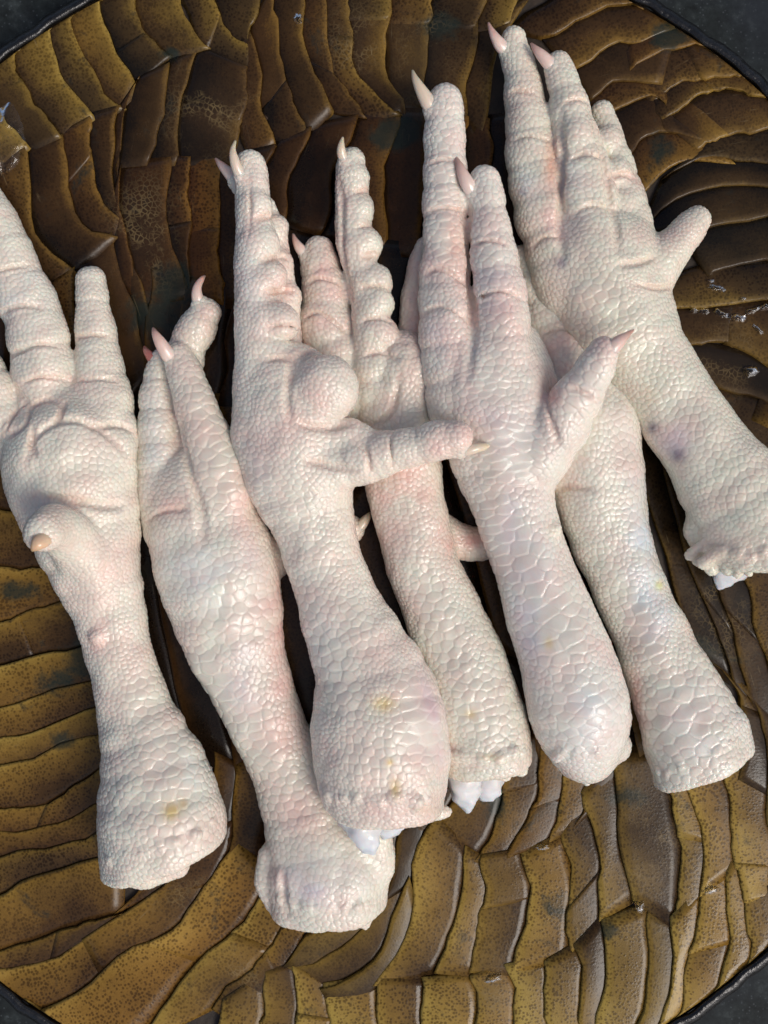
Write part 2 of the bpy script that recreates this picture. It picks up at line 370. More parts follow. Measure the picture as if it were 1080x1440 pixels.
# bands of overlapping slats: every band is a list of raised-edge curves; slat i runs from raised curve i down under curve i+1
BANDS = [
 # upper left row
 ([[(251,-30),(262,28),(293,66)], [(186,-30),(197,25),(215,58),(236,78)], [(137,-28),(143,25),(160,65),(190,110)],
   [(95,-5),(105,45),(120,85),(150,130),(172,152)], [(60,20),(75,75),(95,115),(132,165)], [(14,52),(30,110),(50,150),(88,186)],
   [(-30,75),(-14,140),(5,168),(42,205)], [(-75,110),(-60,170),(-30,215),(-5,235)]], .50, .05),
 # second row on the left
 ([[(345,98),(346,150),(328,218)], [(280,72),(257,130),(247,228)], [(240,92),(224,170),(214,228)], [(192,112),(175,165),(163,228)],
   [(170,152),(160,190),(158,245),(169,300)], [(131,166),(128,215),(133,262),(148,288),(169,302)],
   [(90,192),(92,235),(98,276),(122,319),(160,332)], [(36,205),(42,280),(60,345),(106,380)], [(-2,230),(4,280),(18,331),(46,374),(80,402)],
   [(-50,260),(-30,340),(10,400),(50,440)]], .34, .35),
 ([[(262,395),(268,440),(285,500)], [(200,405),(215,450),(240,520)], [(160,332),(172,390),(190,440),(215,530)], [(105,380),(100,430),(118,500),(150,590)],
   [(52,420),(55,480),(80,560),(100,620)], [(0,430),(0,520),(20,600),(50,680)]], .28, .35),
 ([[(345,222),(347,320),(345,430)], [(306,224),(310,320),(312,425)], [(266,226),(266,320),(266,400)], [(237,228),(238,320),(262,420)], [(168,235),(174,320),(198,420)], [(158,300),(160,340),(172,400)]], .25, .6),
 # top middle
 ([[(368,-35),(364,10),(349,52)], [(288,-30),(312,30),(346,60)], [(253,-25),(285,60),(345,104)]], .48, .1),
 ([[(546,5),(545,80),(552,120),(566,152)], [(487,-30),(493,40),(499,85),(522,125),(560,160)], [(455,-30),(458,30),(468,85),(488,130),(512,163)],
   [(424,-30),(428,40),(440,95),(464,152)], [(387,-30),(390,40),(400,110),(434,182)], [(350,45),(367,100),(371,155),(386,200)], [(338,70),(340,130),(342,180),(354,218)]], .32, .3),
 ([[(742,-5),(712,50),(690,110),(680,200)], [(674,36),(662,95),(656,170)], [(604,30),(598,90),(598,152)], [(546,22),(549,90),(552,152)]], .40, .2),
 ([[(752,-40),(735,-8),(715,30)], [(695,-40),(684,0),(668,38)], [(617,-40),(610,0),(604,32)], [(560,-40),(552,0),(546,24)], [(492,-40),(489,-10),(487,20)]], .52, .1),
 ([[(735,160),(735,260),(760,360)], [(690,170),(690,260),(700,350)], [(655,168),(650,250),(650,360)], [(600,156),(600,260),(590,360)], [(560,160),(545,240),(540,350)], [(505,165),(475,230),(455,330)], [(440,182),(412,235),(400,310)],
   [(386,205),(368,255),(358,330)], [(352,218),(345,280),(345,340)]], .17, .55),
 # upper right, raised edge at the lower side
 ([[(897,275),(933,244),(969,225),(1030,232)], [(880,226),(905,195),(947,186),(992,200)], [(858,156),(890,146),(925,136),(945,160)],
   [(830,142),(852,122),(891,112),(926,122)], [(808,98),(841,75),(891,58),(945,45)], [(770,50),(822,22),(888,6),(915,-12)], [(730,40),(760,8),(800,-14),(850,-40)]], .34, .3),
 ([[(985,212),(1024,189),(1060,184),(1110,182)], [(938,168),(969,139),(1002,129),(1075,131)], [(922,146),(952,119),(985,110),(1048,107)],
   [(890,102),(915,78),(960,64),(1018,70)], [(888,62),(920,40),(950,38),(975,45)]], .33, .25),
 ([[(1000,388),(1042,371),(1110,367)], [(965,330),(1030,311),(1110,308)], [(900,330),(940,285),(1002,264),(1110,265)], [(935,250),(969,226),(1020,226),(1110,226)], [(985,205),(1024,190),(1110,184)]], .20, .1),
 ([[(930,490),(1000,482),(1055,500),(1110,530)], [(910,445),(1000,430),(1110,424)], [(930,395),(1010,375),(1110,368)]], .26, .1),
 ([[(990,590),(1040,612),(1110,660)], [(965,530),(1020,545),(1110,580)], [(935,485),(1005,484),(1110,525)]], .26, .15),
 # middle right
 ([[(860,560),(900,660),(925,760),(955,860),(985,930)], [(900,580),(940,690),(965,780),(1005,880),(1030,960)], [(990,760),(1012,840),(1032,900),(1058,985)], [(1035,790),(1062,870),(1085,960),(1090,1010)], [(1080,780),(1110,860),(1125,960),(1130,1020)],[(1130,780),(1160,860),(1175,960),(1180,1020)]], .22, .2),
 ([[(985,925),(1035,965),(1050,1030),(1040,1090)], [(1028,950),(1072,1015),(1078,1070),(1078,1110)], [(1085,1000),(1110,1050),(1120,1110)]], .34, .15),
 # lower right
 ([[(790,1178),(801,1240),(799,1335)], [(821,1120),(839,1191),(847,1292)], [(862,1060),(873,1190),(886,1262)], [(928,1050),(955,1184),(950,1298)],
   [(958,1075),(987,1175),(989,1255)], [(1018,1075),(1028,1150),(1031,1218)], [(1078,1085),(1082,1160),(1084,1230)], [(1130,1085),(1136,1160),(1138,1230)]], .58, .12),
 ([[(592,1382),(594,1410),(590,1480)], [(665,1378),(671,1410),(671,1480)], [(712,1360),(722,1400),(722,1480)], [(764,1356),(768,1400),(767,1480)], [(808,1336),(819,1380),(814,1480)],
   [(847,1298),(851,1365),(833,1480)], [(911,1278),(914,1350),(888,1480)], [(943,1296),(947,1350),(925,1470)], [(984,1252),(974,1330),(946,1460)],
   [(1022,1236),(1025,1320),(1012,1400)], [(1032,1216),(1050,1285),(1054,1365)], [(1084,1225),(1094,1280),(1098,1330)], [(1136,1225),(1150,1260),(1155,1290)]], .66, .08),
 ([[(612,1148),(578,1219),(581,1274),(562,1330),(528,1384)], [(655,1196),(651,1230),(640,1300),(612,1364)], [(671,1208),(682,1260),(670,1316),(656,1364)],
   [(738,1203),(743,1260),(734,1316),(722,1364)], [(792,1178),(801,1233),(801,1302),(797,1342)]], .60, .12),
 ([[(545,1210),(590,1130),(620,1060)], [(612,1160),(655,1090),(680,1020)], [(672,1208),(705,1130),(715,1040)], [(716,1204),(750,1130),(765,1040)], [(776,1180),(790,1110),(810,1040)], [(806,1165),(828,1120),(850,1050)], [(862,1105),(870,1080),(880,1050)]], .36, .25),
 # left column, raised edge at the upper side
 ([[(-30,640),(30,645),(60,650)], [(-30,716),(30,720),(95,725)], [(-30,798),(40,797),(115,782)], [(-30,876),(45,861),(125,835)], [(-30,940),(40,926),(140,902)],
   [(-30,1002),(56,979),(145,952)], [(-30,1052),(56,1022),(155,992)], [(-30,1082),(45,1064),(90,1045),(160,1032)], [(-30,1140),(75,1127),(145,1075)],
   [(-30,1168),(56,1165),(145,1128)], [(-30,1210),(75,1191),(150,1162)], [(-30,1270),(42,1238),(103,1219),(170,1196)], [(-30,1342),(55,1322),(110,1300),(165,1285)],
   [(-30,1364),(70,1350),(133,1310),(170,1285)]], .47, .2),
 ([[(-30,1364),(70,1350),(133,1310),(220,1255),(285,1170)], [(-10,1460),(40,1430),(111,1397),(178,1341),(239,1305),(330,1190)], [(190,1470),(205,1445),(250,1391),(290,1342),(350,1285),(380,1230)],
   [(300,1415),(350,1361),(379,1335),(402,1306),(430,1290)], [(330,1430),(375,1382),(408,1356),(420,1330)]], .52, .22),
 ([[(165,1284),(205,1235),(250,1170),(262,1100)], [(222,1255),(262,1200),(290,1130),(300,1060)], [(300,1238),(322,1190),(330,1130),(330,1080)], [(355,1240),(368,1190),(372,1120),(370,1060)]], .32, .4),
 # bottom middle arcs and short uprights
 ([[(407,1352),(430,1318),(470,1302),(520,1270)], [(406,1358),(451,1350),(503,1312),(545,1240)], [(455,1390),(500,1372),(535,1335),(572,1235)], [(470,1408),(520,1392),(562,1345),(582,1275)]], .56, .05),
 ([[(313,1412),(306,1440),(300,1480)], [(373,1372),(370,1420),(366,1480)], [(411,1362),(417,1410),(418,1480)], [(456,1388),(461,1420),(461,1480)], [(529,1380),(531,1420),(531,1480)], [(592,1384),(595,1420),(590,1480)]], .58, .1),
 # dark slats in the gaps under the feet
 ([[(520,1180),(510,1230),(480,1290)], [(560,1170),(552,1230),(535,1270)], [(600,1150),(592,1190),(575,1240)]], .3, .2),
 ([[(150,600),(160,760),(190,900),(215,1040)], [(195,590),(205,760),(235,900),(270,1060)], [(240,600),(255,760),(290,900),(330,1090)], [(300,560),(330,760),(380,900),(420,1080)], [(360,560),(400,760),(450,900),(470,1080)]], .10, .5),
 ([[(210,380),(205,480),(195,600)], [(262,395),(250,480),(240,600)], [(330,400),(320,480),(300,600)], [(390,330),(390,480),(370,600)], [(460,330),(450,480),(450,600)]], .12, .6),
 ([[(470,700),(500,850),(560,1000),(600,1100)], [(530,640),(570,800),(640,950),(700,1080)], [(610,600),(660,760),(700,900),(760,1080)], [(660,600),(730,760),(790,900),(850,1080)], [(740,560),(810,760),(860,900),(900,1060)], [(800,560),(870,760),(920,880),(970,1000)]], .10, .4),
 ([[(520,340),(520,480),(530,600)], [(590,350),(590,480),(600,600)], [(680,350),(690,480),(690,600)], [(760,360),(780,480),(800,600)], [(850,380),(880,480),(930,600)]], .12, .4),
 # beyond the frame: the plate goes on to its rim
 ([[(-330,560),(-180,620),(-20,650)], [(-320,660),(-180,700),(-20,720)], [(-320,750),(-180,770),(-20,800)], [(-320,840),(-180,850),(-20,875)], [(-310,930),(-180,935),(-20,940)],
   [(-290,1010),(-160,1010),(-20,1005)], [(-270,1090),(-150,1085),(-20,1060)], [(-240,1170),(-130,1160),(-20,1140)], [(-180,1260),(-100,1240),(-20,1210)], [(-120,1350),(-80,1310),(-20,1270)], [(-60,1400),(-40,1370),(-20,1340)]], .45, .2),
 ([[(-330,600),(-200,560),(-40,440)], [(-330,480),(-200,440),(-60,320)], [(-300,380),(-180,330),(-60,230)], [(-260,280),(-170,240),(-60,150)], [(-200,180),(-140,160),(-60,90)]], .38, .2),
 ([[(1000,640),(1120,690),(1330,740)], [(1060,600),(1150,620),(1330,650)], [(1090,530),(1200,540),(1330,560)], [(1090,440),(1200,440),(1310,450)], [(1090,360),(1200,350),(1280,340)], [(1090,260),(1160,250),(1230,250)], [(1090,180),(1130,180),(1180,190)]], .3, .2),
 ([[(1130,780),(1175,960),(1180,1220)], [(1200,760),(1240,960),(1230,1150)], [(1270,740),(1300,900),(1290,1050)], [(1330,730),(1345,820),(1330,950)]], .45, .15),
 ([[(880,1460),(860,1510),(830,1560)],[(820,1470),(800,1530),(770,1580)], [(720,1470),(700,1530),(680,1580)], [(600,1470),(590,1530),(580,1580)], [(480,1470),(470,1530),(460,1580)], [(360,1470),(350,1530),(340,1560)], [(240,1460),(230,1500),(220,1530)]], .6, .1),
 ([[(300,-20),(300,-60),(310,-100)], [(400,-20),(400,-60),(410,-110)], [(500,-20),(500,-60),(505,-110)], [(600,-20),(605,-60),(610,-110)], [(700,-20),(710,-60),(720,-90)]], .4, .1),
]
STAINS = [(780,1268,26,34), (930,205,24,30), (1032,143,14,14), (95,960,45,30), (30,830,40,20), (118,930,40,35), (245,400,35,45), (215,440,50,40), (85,1040,26,18),
          (940,55,30,22), (620,40,40,25), (985,920,38,40), (880,1120,40,20), (555,190,60,25), (240,75,26,14), (855,1310,14,12), (690,1125,20,40)]
CRACKS = [(905,1190,45,75), (205,330,40,70), (598,80,34,55), (330,1385,40,34), (1075,1130,40,60), (690,1400,30,26), (300,160,50,60), (1010,870,40,60), (500,60,30,50), (1020,500,60,40), (250,1260,30,30)]
slat_count = 0
def build_slat(ci, cj, tone, red, band_i, k):
    """one slat: a bent, gently domed strip, thick at its raised edge and tucked under the next one"""
    global slat_count
    nu, nv = 11, 6
    def stretch(c, e):
        c = [tuple(map(float, p)) for p in c]
        d0 = np.subtract(c[0], c[1]); d0 /= np.linalg.norm(d0); d1 = np.subtract(c[-1], c[-2]); d1 /= np.linalg.norm(d1)
        return [tuple(c[0] + d0 * e)] + c[1:-1] + [tuple(c[-1] + d1 * e)]
    a = resample(stretch(ci, 5), nu); b = resample(stretch(cj, 9), nu)
    # small irregularities of the cut edge
    for arr in (a,):
        j = rng.normal(0, 1.0, (nu, 2)); arr[:, :2] += j
    # ends slightly rounded
    ext = 4.0
    w = np.linalg.norm(b - a, axis=1)
    under = np.clip(7.0 / np.maximum(w, 1), 0, .5)[:, None]
    b2 = b + (b - a) * under
    hi = 4.8 + rng.normal(0, 0.8); lo = 0.6
    grid = np.zeros((nu, nv, 3)); tilt = rng.normal(0, 1.0)
    tops = []
    vs = []; tones = []; reds = []; pores = []; grains = []; stains = []; cracks = []
    mid = (a[nu // 2] + b[nu // 2]) / 2
    ang = math.atan2(-(a[-1][1] - a[0][1]), a[-1][0] - a[0][0])
    ca, sa = math.cos(ang), math.sin(ang)
    offs = (rng.random() * 3, rng.random() * 3)
    st = 0.9 + 0.3 * rng.random()
    amp_p = np.clip(0.35 + 0.9 * tone + rng.normal(0, .15), .1, 1)
    tone_drop = 0.22 + 0.26 * rng.random()  # how much darker the tone gets towards the tucked edge
    def add(px, py, z, t, vv):
        r = math.hypot(px - CX, py - CY)
        if r > 823: px, py = CX + (px - CX) * 823 / r, CY + (py - CY) * 823 / r
        x, y, zz = W(px, py, z + plate_z(px, py))
        vs.append((x, y, zz))
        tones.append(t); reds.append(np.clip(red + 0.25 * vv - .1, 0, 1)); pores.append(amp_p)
        grains.append(((x * ca + y * sa) * S * st + offs[0], (-x * sa + y * ca) * S + offs[1], zz * S))
        s = 0.0
        for (sx, sy, rx, ry) in STAINS:
            s = max(s, math.exp(-((px - sx) / rx) ** 2 - ((py - sy) / ry) ** 2))
        stains.append(s)
        cracks.append(max(math.exp(-((px - sx) / rx) ** 2 - ((py - sy) / ry) ** 2) for (sx, sy, rx, ry) in CRACKS))
    vv_list = [0.0, 0.05, 0.2, 0.45, 0.75, 1.0]
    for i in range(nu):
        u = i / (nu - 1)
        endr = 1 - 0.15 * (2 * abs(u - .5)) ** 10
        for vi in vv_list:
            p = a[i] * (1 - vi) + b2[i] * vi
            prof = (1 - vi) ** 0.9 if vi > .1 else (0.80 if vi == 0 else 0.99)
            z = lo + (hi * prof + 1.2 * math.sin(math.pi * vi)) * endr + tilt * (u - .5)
            t = tone + (0.26 if vi < .1 else 0.12) - tone_drop * vi ** 1.4 + 0.05 * math.sin(u * 5 + band_i)  # raised edge painted lighter, as if catching light
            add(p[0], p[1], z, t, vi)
    fs = []
    for i in range(nu - 1):
        for j in range(nv - 1):
            q = (i * nv + j, i * nv + j + 1, (i + 1) * nv + j + 1, (i + 1) * nv + j)
            fs.append(q)
    # skirt down to the base all the way round
    loop = [i * nv for i in range(nu)] + [(nu - 1) * nv + j for j in range(1, nv)] + [i * nv + nv - 1 for i in range(nu - 2, -1, -1)] + [j for j in range(nv - 2, 0, -1)]
    base0 = len(vs)
    for q in loop:
        x, y, z = vs[q]
        px, py = inv(x, y, z)
        vs.append((x, y, plate_z(px, py) - 3.2))
        tones.append(tones[q] + .12); reds.append(reds[q]); pores.append(0.2); grains.append(grains[q]); stains.append(stains[q]); cracks.append(0.0)
    n = len(loop)
    for q in range(n):
        r = (q + 1) % n
        fs.append((loop[q], loop[r], base0 + r, base0 + q))
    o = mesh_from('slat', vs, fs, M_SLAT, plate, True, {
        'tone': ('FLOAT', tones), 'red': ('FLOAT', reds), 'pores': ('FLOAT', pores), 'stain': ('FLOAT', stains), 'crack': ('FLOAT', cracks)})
    at = o.data.attributes.new('grain', 'FLOAT_VECTOR', 'POINT')
    at.data.foreach_set('vector', np.asarray(grains, dtype=np.float32).ravel())
    slat_count += 1

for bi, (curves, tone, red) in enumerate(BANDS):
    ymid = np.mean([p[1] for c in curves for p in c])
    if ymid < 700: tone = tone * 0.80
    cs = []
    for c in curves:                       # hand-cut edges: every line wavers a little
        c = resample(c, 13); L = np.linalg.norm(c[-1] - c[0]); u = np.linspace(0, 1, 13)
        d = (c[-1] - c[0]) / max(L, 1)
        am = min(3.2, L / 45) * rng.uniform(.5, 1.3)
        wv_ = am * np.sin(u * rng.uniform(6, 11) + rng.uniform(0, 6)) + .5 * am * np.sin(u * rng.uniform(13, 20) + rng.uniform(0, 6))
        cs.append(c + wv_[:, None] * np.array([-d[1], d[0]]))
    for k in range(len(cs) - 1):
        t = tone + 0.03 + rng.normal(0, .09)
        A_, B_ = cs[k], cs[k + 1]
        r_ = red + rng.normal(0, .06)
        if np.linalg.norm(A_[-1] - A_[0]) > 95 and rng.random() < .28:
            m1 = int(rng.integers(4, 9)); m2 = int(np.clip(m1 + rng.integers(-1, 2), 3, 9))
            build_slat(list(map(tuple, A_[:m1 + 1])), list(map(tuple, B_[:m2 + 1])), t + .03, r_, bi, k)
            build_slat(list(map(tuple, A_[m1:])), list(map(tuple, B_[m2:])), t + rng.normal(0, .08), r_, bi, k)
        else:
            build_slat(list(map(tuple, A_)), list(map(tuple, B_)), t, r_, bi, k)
print('slats', slat_count, round(time.time() - T0, 1))
#FEET_BEGIN
# ------------------------------------------------------------------ water left on the lacquer
def puddle(name, label, cx, cy, rx, ry, ang, seed, h=3.0, base=9.0):
    r = np.random.default_rng(seed)
    nr, na = 26, 96
    k = [(m, r.uniform(0, 6.28), r.uniform(.05, .16) / math.sqrt(m)) for m in (2, 3, 4, 5, 7, 9, 13)]
    vs, fs = [], []
    ca, sa = math.cos(math.radians(ang)), math.sin(math.radians(ang))
    W1 = [(r.normal(0, .16), r.normal(0, .16), r.uniform(0, 6.28)) for _ in range(12)]
    for i in range(nr + 1):
        q = i / nr
        for j in range(na):
            a = 2 * math.pi * j / na
            e = 1 + sum(c * math.sin(m * a + p) for m, p, c in k)
            u = rx * q * e * math.cos(a); v = ry * q * e * math.sin(a)
            px, py = cx + u * ca - v * sa, cy + u * sa + v * ca
            z = h * (1 - q ** 2) - 5.5 * q ** 5
            z += (1 - q ** 3) * sum(math.sin(px * x_ + py * y_ + p_) for x_, y_, p_ in W1) * .40
            vs.append(W(px, py, plate_z(px, py) + base + z))
    for i in range(nr):
        for j in range(na):
            fs.append((i * na + j, (i + 1) * na + j, (i + 1) * na + (j + 1) % na, i * na + (j + 1) % na))
    o = mesh_from(name, vs, fs, M_WATER, None)
    o['label'] = label; o['category'] = 'water'; o['group'] = 'water left on the plate'
    return o
puddle('water_puddle', 'wet puddle glinting beside the rim at the upper left of the plate', -2, 196, 38, 52, 15, 3, 4.0, 8)
for gi, (gx, gy, grx, gry, ga) in enumerate([(1008,405,14,5,12), (990,438,9,4,0), (1014,441,11,5,20), (1038,447,12,6,10), (1058,437,12,4,-25), (1076,431,9,4,-10), (1066,463,11,4,42), (976,436,7,3,0), (1000,395,6,3,0), (1045,420,6,3,0)]):
    puddle('water_puddle', 'small glinting bead of water among the wet slats right of the rightmost foot', gx, gy, grx * 1.15, gry * 1.2, ga, 30 + gi, 4.5, 5.0)
puddle('water_puddle', 'small water drop right of the rightmost foot shank, below the glinting film', 1056, 522, 11, 10, 0, 8, 5.0, 7)
puddle('water_puddle', 'round clear drop at the corner of a dark slat, lower right', 899, 1276, 9, 9, 0, 9, 5.0, 6)
puddle('water_puddle', 'clear drop in the slat corner under the dark mould spot', 693, 1377, 15, 6, -20, 10, 4.0, 6)
puddle('water_puddle', 'clear drop on a slat above the dark mould spot, lower middle', 762, 1191, 10, 7, 0, 12, 4.0, 6)
puddle('water_puddle', 'clear drop between two slats at the top of the plate', 419, 26, 8, 10, 0, 14, 4.0, 6)
puddle('water_puddle', 'thin clear drop along a slat end near the lower right rim', 1000, 1253, 14, 5, -14, 15, 4.0, 6)
# ------------------------------------------------------------------ chicken feet: a smooth implicit body, meshed and scaled
H = 2.2                     # mesh spacing of the skin

def smin(a, b, k):
    h = np.maximum(k - np.abs(a - b), 0) / k
    return np.minimum(a, b) - h * h * k * 0.25

def smax(a, b, k):
    return -smin(-a, -b, k)

class Field:
    def __init__(s, lo, hi):
        s.lo = np.array(lo, float); s.n = np.ceil((np.array(hi) - s.lo) / H).astype(int) + 1
        s.F = np.full(tuple(s.n), 40.0, np.float32)
        s.ax = [np.float32(s.lo[i]) + np.arange(s.n[i], dtype=np.float32) * np.float32(H) for i in range(3)]
    def box(s, lo, hi):
        a = np.maximum(np.floor((np.array(lo) - s.lo) / H).astype(int), 0)
        b = np.minimum(np.ceil((np.array(hi) - s.lo) / H).astype(int) + 1, s.n)
        return tuple(slice(int(x), int(max(x, y))) for x, y in zip(a, b))
    def seg(s, D_, org, A, ra, B, rb, q, m):
        r = max(ra, rb)
        lo = [min(A[i], B[i]) - r - m for i in range(2)] + [min(A[2], B[2]) - r * q - m]
        hi = [max(A[i], B[i]) + r + m for i in range(2)] + [max(A[2], B[2]) + r * q + m]
        sl = s.box(lo, hi)
        X = s.ax[0][sl[0]][:, None, None]; Y = s.ax[1][sl[1]][None, :, None]; Z = s.ax[2][sl[2]][None, None, :] / q
        ax, ay, az = A[0], A[1], A[2] / q
        bx, by, bz = B[0] - ax, B[1] - ay, B[2] / q - az
        L = bx * bx + by * by + bz * bz + 1e-6
        t = np.clip(((X - ax) * (bx / L) + (Y - ay) * (by / L)) + (Z - az) * (bz / L), 0, 1)
        dx = X - ax - t * np.float32(bx); dy = Y - ay - t * np.float32(by); dz = Z - az - t * np.float32(bz)
        d = np.sqrt(dx * dx + dy * dy + dz * dz) - (ra + t * (rb - ra))
        if q < 1: d = d * np.float32(0.5 + 0.5 * q)
        o = tuple(slice(a.start - g, a.stop - g) for a, g in zip(sl, org))
        D_[o] = np.minimum(D_[o], d.astype(np.float32))
    def tube(s, P, q, k, neg=False, m=None):
        m = m or k + 4
        R = P[:, 3].max()
        sl = s.box([P[:, i].min() - R - m for i in range(3)], [P[:, i].max() + R + m for i in range(3)])
        org = [x.start for x in sl]
        Dt = np.full(tuple(x.stop - x.start for x in sl), 40.0, np.float32)
        for i in range(len(P) - 1):
            s.seg(Dt, org, P[i, :3], P[i, 3], P[i + 1, :3], P[i + 1, 3], q, m)
        if neg: s.F[sl] = smax(s.F[sl], -Dt, k)
        else: s.F[sl] = smin(s.F[sl], Dt, k)
    def plane(s, pt, n, k):
        n = np.array(n, float); n /= np.linalg.norm(n)
        X = s.ax[0][:, None, None]; Y = s.ax[1][None, :, None]; Z = s.ax[2][None, None, :]
        d = (X - pt[0]) * np.float32(n[0]) + (Y - pt[1]) * np.float32(n[1]) + (Z - pt[2]) * np.float32(n[2])
        d = d.astype(np.float32)
        # only where the plane is close
        s.F = smax(s.F, d, k).astype(np.float32)
    def top(s, x, y):
        i = int(round((x - s.lo[0]) / H)); j = int(round((y - s.lo[1]) / H))
        if not (0 <= i < s.n[0] and 0 <= j < s.n[1]): return None
        w = np.nonzero(s.F[i, j] < 0)[0]
        return None if len(w) == 0 else float(s.ax[2][w[-1]])
    def on_top(s, px, py, z=80.0):
        for _ in range(4):
            x, y, _z = W(px, py, z)
            t = s.top(x, y)
            if t is None: return None
            z = t
        x, y, _z = W(px, py, z)
        return (x, y, z)

def surface_nets(F, lo):
    ins = F < 0
    c = [ins[i:F.shape[0]-1+i, j:F.shape[1]-1+j, k:F.shape[2]-1+k] for i in (0,1) for j in (0,1) for k in (0,1)]
    alln = c[0].copy(); anyn = c[0].copy()
    for q in c[1:]:
        alln &= q; anyn |= q
    act = np.nonzero(anyn & ~alln)
    n = len(act[0])
    idx = np.full(tuple(s - 1 for s in F.shape), -1, np.int32)
    idx[act] = np.arange(n, dtype=np.int32)
    offs = [(i, j, k) for i in (0,1) for j in (0,1) for k in (0,1)]
    val = np.stack([F[act[0] + o[0], act[1] + o[1], act[2] + o[2]] for o in offs], 1)
    acc = np.zeros((n, 3), np.float32); cnt = np.zeros(n, np.float32)
    for a in range(8):
        for b in range(a + 1, 8):
            d = [offs[b][t] - offs[a][t] for t in range(3)]
            if sum(abs(t) for t in d) != 1: continue
            va, vb = val[:, a], val[:, b]
            m = (va < 0) != (vb < 0)
            t = np.where(m, va / np.where(m, va - vb, 1), 0)
            for ax in range(3):
                acc[:, ax] += np.where(m, offs[a][ax] + t * d[ax], 0)
            cnt += m
    P = acc / cnt[:, None]
    P += np.stack(act, 1)
    P = P * H + np.array(lo, np.float32)
    quads = []
    for ax in range(3):
        sl0 = [slice(None)] * 3; sl1 = [slice(None)] * 3
        sl0[ax] = slice(0, -1); sl1[ax] = slice(1, None)
        a0 = ins[tuple(sl0)]; a1 = ins[tuple(sl1)]
        o1, o2 = (ax + 1) % 3, (ax + 2) % 3
        e = np.stack(np.nonzero(a0 != a1), 1)
        ok = (e[:, o1] > 0) & (e[:, o2] > 0) & (e[:, o1] < F.shape[o1] - 1) & (e[:, o2] < F.shape[o2] - 1)
        e = e[ok]
        def g(d1, d2):
            q = e.copy(); q[:, o1] += d1; q[:, o2] += d2
            return idx[q[:, 0], q[:, 1], q[:, 2]]
        f = np.stack([g(-1, -1), g(0, -1), g(0, 0), g(-1, 0)], 1)
        flip = a0[e[:, 0], e[:, 1], e[:, 2]]
        f[~flip] = f[~flip][:, ::-1]
        quads.append(f)
    Q = np.concatenate(quads)
    Q = Q[(Q >= 0).all(1)]
    return P, Q

def vnormals(P, Q):
    n = np.cross(P[Q[:, 2]] - P[Q[:, 0]], P[Q[:, 3]] - P[Q[:, 1]])
    out = np.zeros_like(P)
    for k in range(4):
        for ax in range(3):
            out[:, ax] += np.bincount(Q[:, k], n[:, ax], len(P))
    area = np.linalg.norm(out, axis=1)
    return out / np.maximum(area, 1e-9)[:, None]

def blocks(P, size):
    key = np.floor(P / size).astype(np.int64)
    key -= key.min(0)
    m = key.max(0) + 1
    k = (key[:, 0] * m[1] + key[:, 1]) * m[2] + key[:, 2]
    order = np.argsort(k, kind='stable')
    ks = k[order]
    st = np.r_[0, np.nonzero(np.diff(ks))[0] + 1, len(ks)]
    return [order[st[i]:st[i + 1]] for i in range(len(st) - 1)]

def voro(P, Sd, Ts, Bs, Ns, a, b, need2=True, margin=26.0, pb=None):
    n = len(P)
    F1 = np.full(n, 9.0, np.float32); F2 = np.full(n, 9.0, np.float32); I = np.zeros(n, np.int32)
    for bl in (pb or blocks(P, 22.0)):
        q = P[bl]
        lo = q.min(0) - margin; hi = q.max(0) + margin
        c = np.nonzero(((Sd > lo) & (Sd < hi)).all(1))[0]
        if len(c) == 0: continue
        d = q[:, None, :] - Sd[None, c, :]
        da = np.einsum('ijk,jk->ij', d, Ts[c]) / a[c]
        db = np.einsum('ijk,jk->ij', d, Bs[c]) / b[c]
        dn = np.einsum('ijk,jk->ij', d, Ns[c]) / (0.5 * (a[c] + b[c]))
        r = np.sqrt(da * da + db * db + dn * dn * 1.2)
        if need2 and len(c) > 1:
            p = np.argpartition(r, 1, axis=1)[:, :2]
            v = np.take_along_axis(r, p, 1)
            sw = v[:, 0] > v[:, 1]
            i1 = np.where(sw, p[:, 1], p[:, 0])
            F1[bl] = v.min(1); F2[bl] = v.max(1); I[bl] = c[i1]
        else:
            i1 = r.argmin(1); I[bl] = c[i1]; F1[bl] = r[np.arange(len(bl)), i1]
    return F1, F2, I

def lowfreq(P, scale, seed, n=7):
    r = np.random.default_rng(seed); out = np.zeros(len(P), np.float32)
    for _ in range(n):
        k = r.normal(0, 1, 3); k /= np.linalg.norm(k); k *= (2 * math.pi / scale) * r.uniform(.6, 1.5)
        out += np.sin(P @ k + r.uniform(0, 6.28))
    return out / math.sqrt(n)

